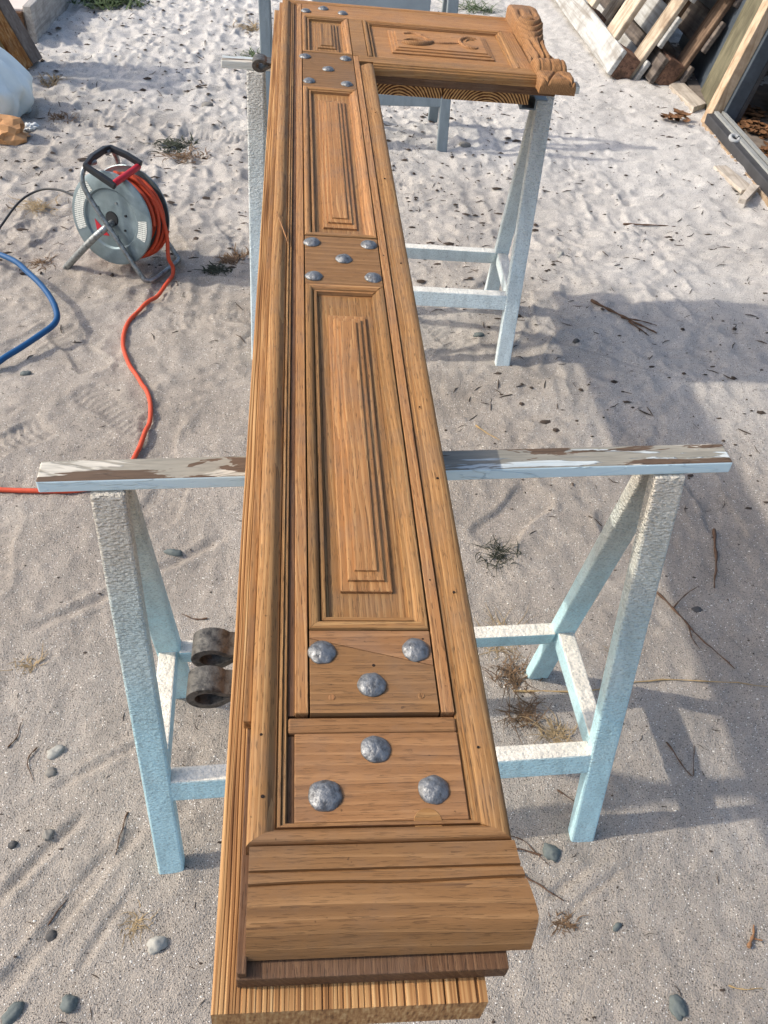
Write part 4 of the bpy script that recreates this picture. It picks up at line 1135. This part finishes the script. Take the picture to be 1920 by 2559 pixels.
tag(o, 'small heap of orange-brown dead leaves near the cream shed post', 'leaves')
o = leaves('leaf_litter', [(2.20,4.25,60,.05,.014), (2.17,3.95,70,.05,.014), (2.24,4.45,50,.05,.014), (2.16,3.6,60,.05,.014)], leafm, '', 2)
o['kind'] = 'stuff'; tag(o, 'dead leaves scattered on the shed floor beside the log', 'leaf litter')

# dark bark crumbs and grit, uncountable
r = random.Random(77); V = []; F = []
def crumb(x, y, s):
    k = len(V); z = ground_z(x, y); a = r.uniform(0, 6.28); e = r.uniform(1, 2.6)
    for i in range(5):
        t = a+i*1.2566; V.append((x+s*e*math.cos(t)*math.cos(a)*r.uniform(.7,1.2), y+s*math.sin(t)*r.uniform(.7,1.2), z-.0005+s*r.uniform(0,.3)))
    V.append((x, y, z+s*.7)); F.extend([(k+i, k+(i+1) % 5, k+5) for i in range(5)])
for i in range(1500):
    crumb(r.uniform(-1.6, 1.0), r.uniform(2.8, 6.4), r.choice((.004,.005,.006,.008,.012))*r.uniform(.6,1.2))
for i in range(700): crumb(r.uniform(.4, 2.0), r.uniform(1.6, 5.0), r.choice((.003,.004,.005,.008))*r.uniform(.6,1.3))
for i in range(900): crumb(r.uniform(-1.0, 1.2), r.uniform(.4, 2.8), r.uniform(.0012,.0032))
def sliver(x, y, l):
    k = len(V); a = r.uniform(0, 3.14); b = a+r.uniform(-.6,.6); w_ = l*r.uniform(.06,.14); z = ground_z(x, y)
    pts = [(x-math.cos(a)*l, y-math.sin(a)*l), (x, y), (x+math.cos(b)*l, y+math.sin(b)*l)]
    for i, (px, py) in enumerate(pts):
        zz = ground_z(px, py)+.001; ww = w_*(1 if i == 1 else .5)
        V.extend([(px-math.sin(a)*ww, py+math.cos(a)*ww, zz), (px+math.sin(a)*ww, py-math.cos(a)*ww, zz), (px, py, zz+ww*1.3)])
    for i in range(2):
        b0 = k+3*i
        F.extend([(b0, b0+2, b0+5, b0+3), (b0+2, b0+1, b0+4, b0+5)])
for i in range(420): sliver(r.uniform(.45, 2.0), r.uniform(1.5, 5.2), r.uniform(.006,.022))
for i in range(420): sliver(r.uniform(-1.5, .6), r.uniform(2.2, 6.2), r.uniform(.006,.026))
for i in range(160): sliver(r.uniform(-.7, 1.0), r.uniform(.4, 2.0), r.uniform(.003,.010))
o = mesh_obj('bark_crumbs', V, F, plain('bark_crumb', S((72,62,54)), .9, var=.4, sc=20), None)
o['kind'] = 'stuff'; tag(o, 'small dark bark crumbs scattered all over the sand', 'debris')
V = []; F = []
for i in range(1100): crumb(r.uniform(-.9, 1.2), r.uniform(.4, 3.2), r.uniform(.0010,.0024))
o = mesh_obj('shell_grit', V, F, plain('pale_grit', S((226,220,208)), .8, var=.1), None)
o['kind'] = 'stuff'; tag(o, 'tiny pale shell chips scattered in the sand', 'debris')
# grey sheet behind the arm, resting on the third trestle
o = box('grey_sheet', .04, .52, 3.955, 3.968, .485, .80, grey_sheet, None, bevel=.004)
tag(o, 'flat grey sheet standing behind the far edge of the door arm', 'sheet')
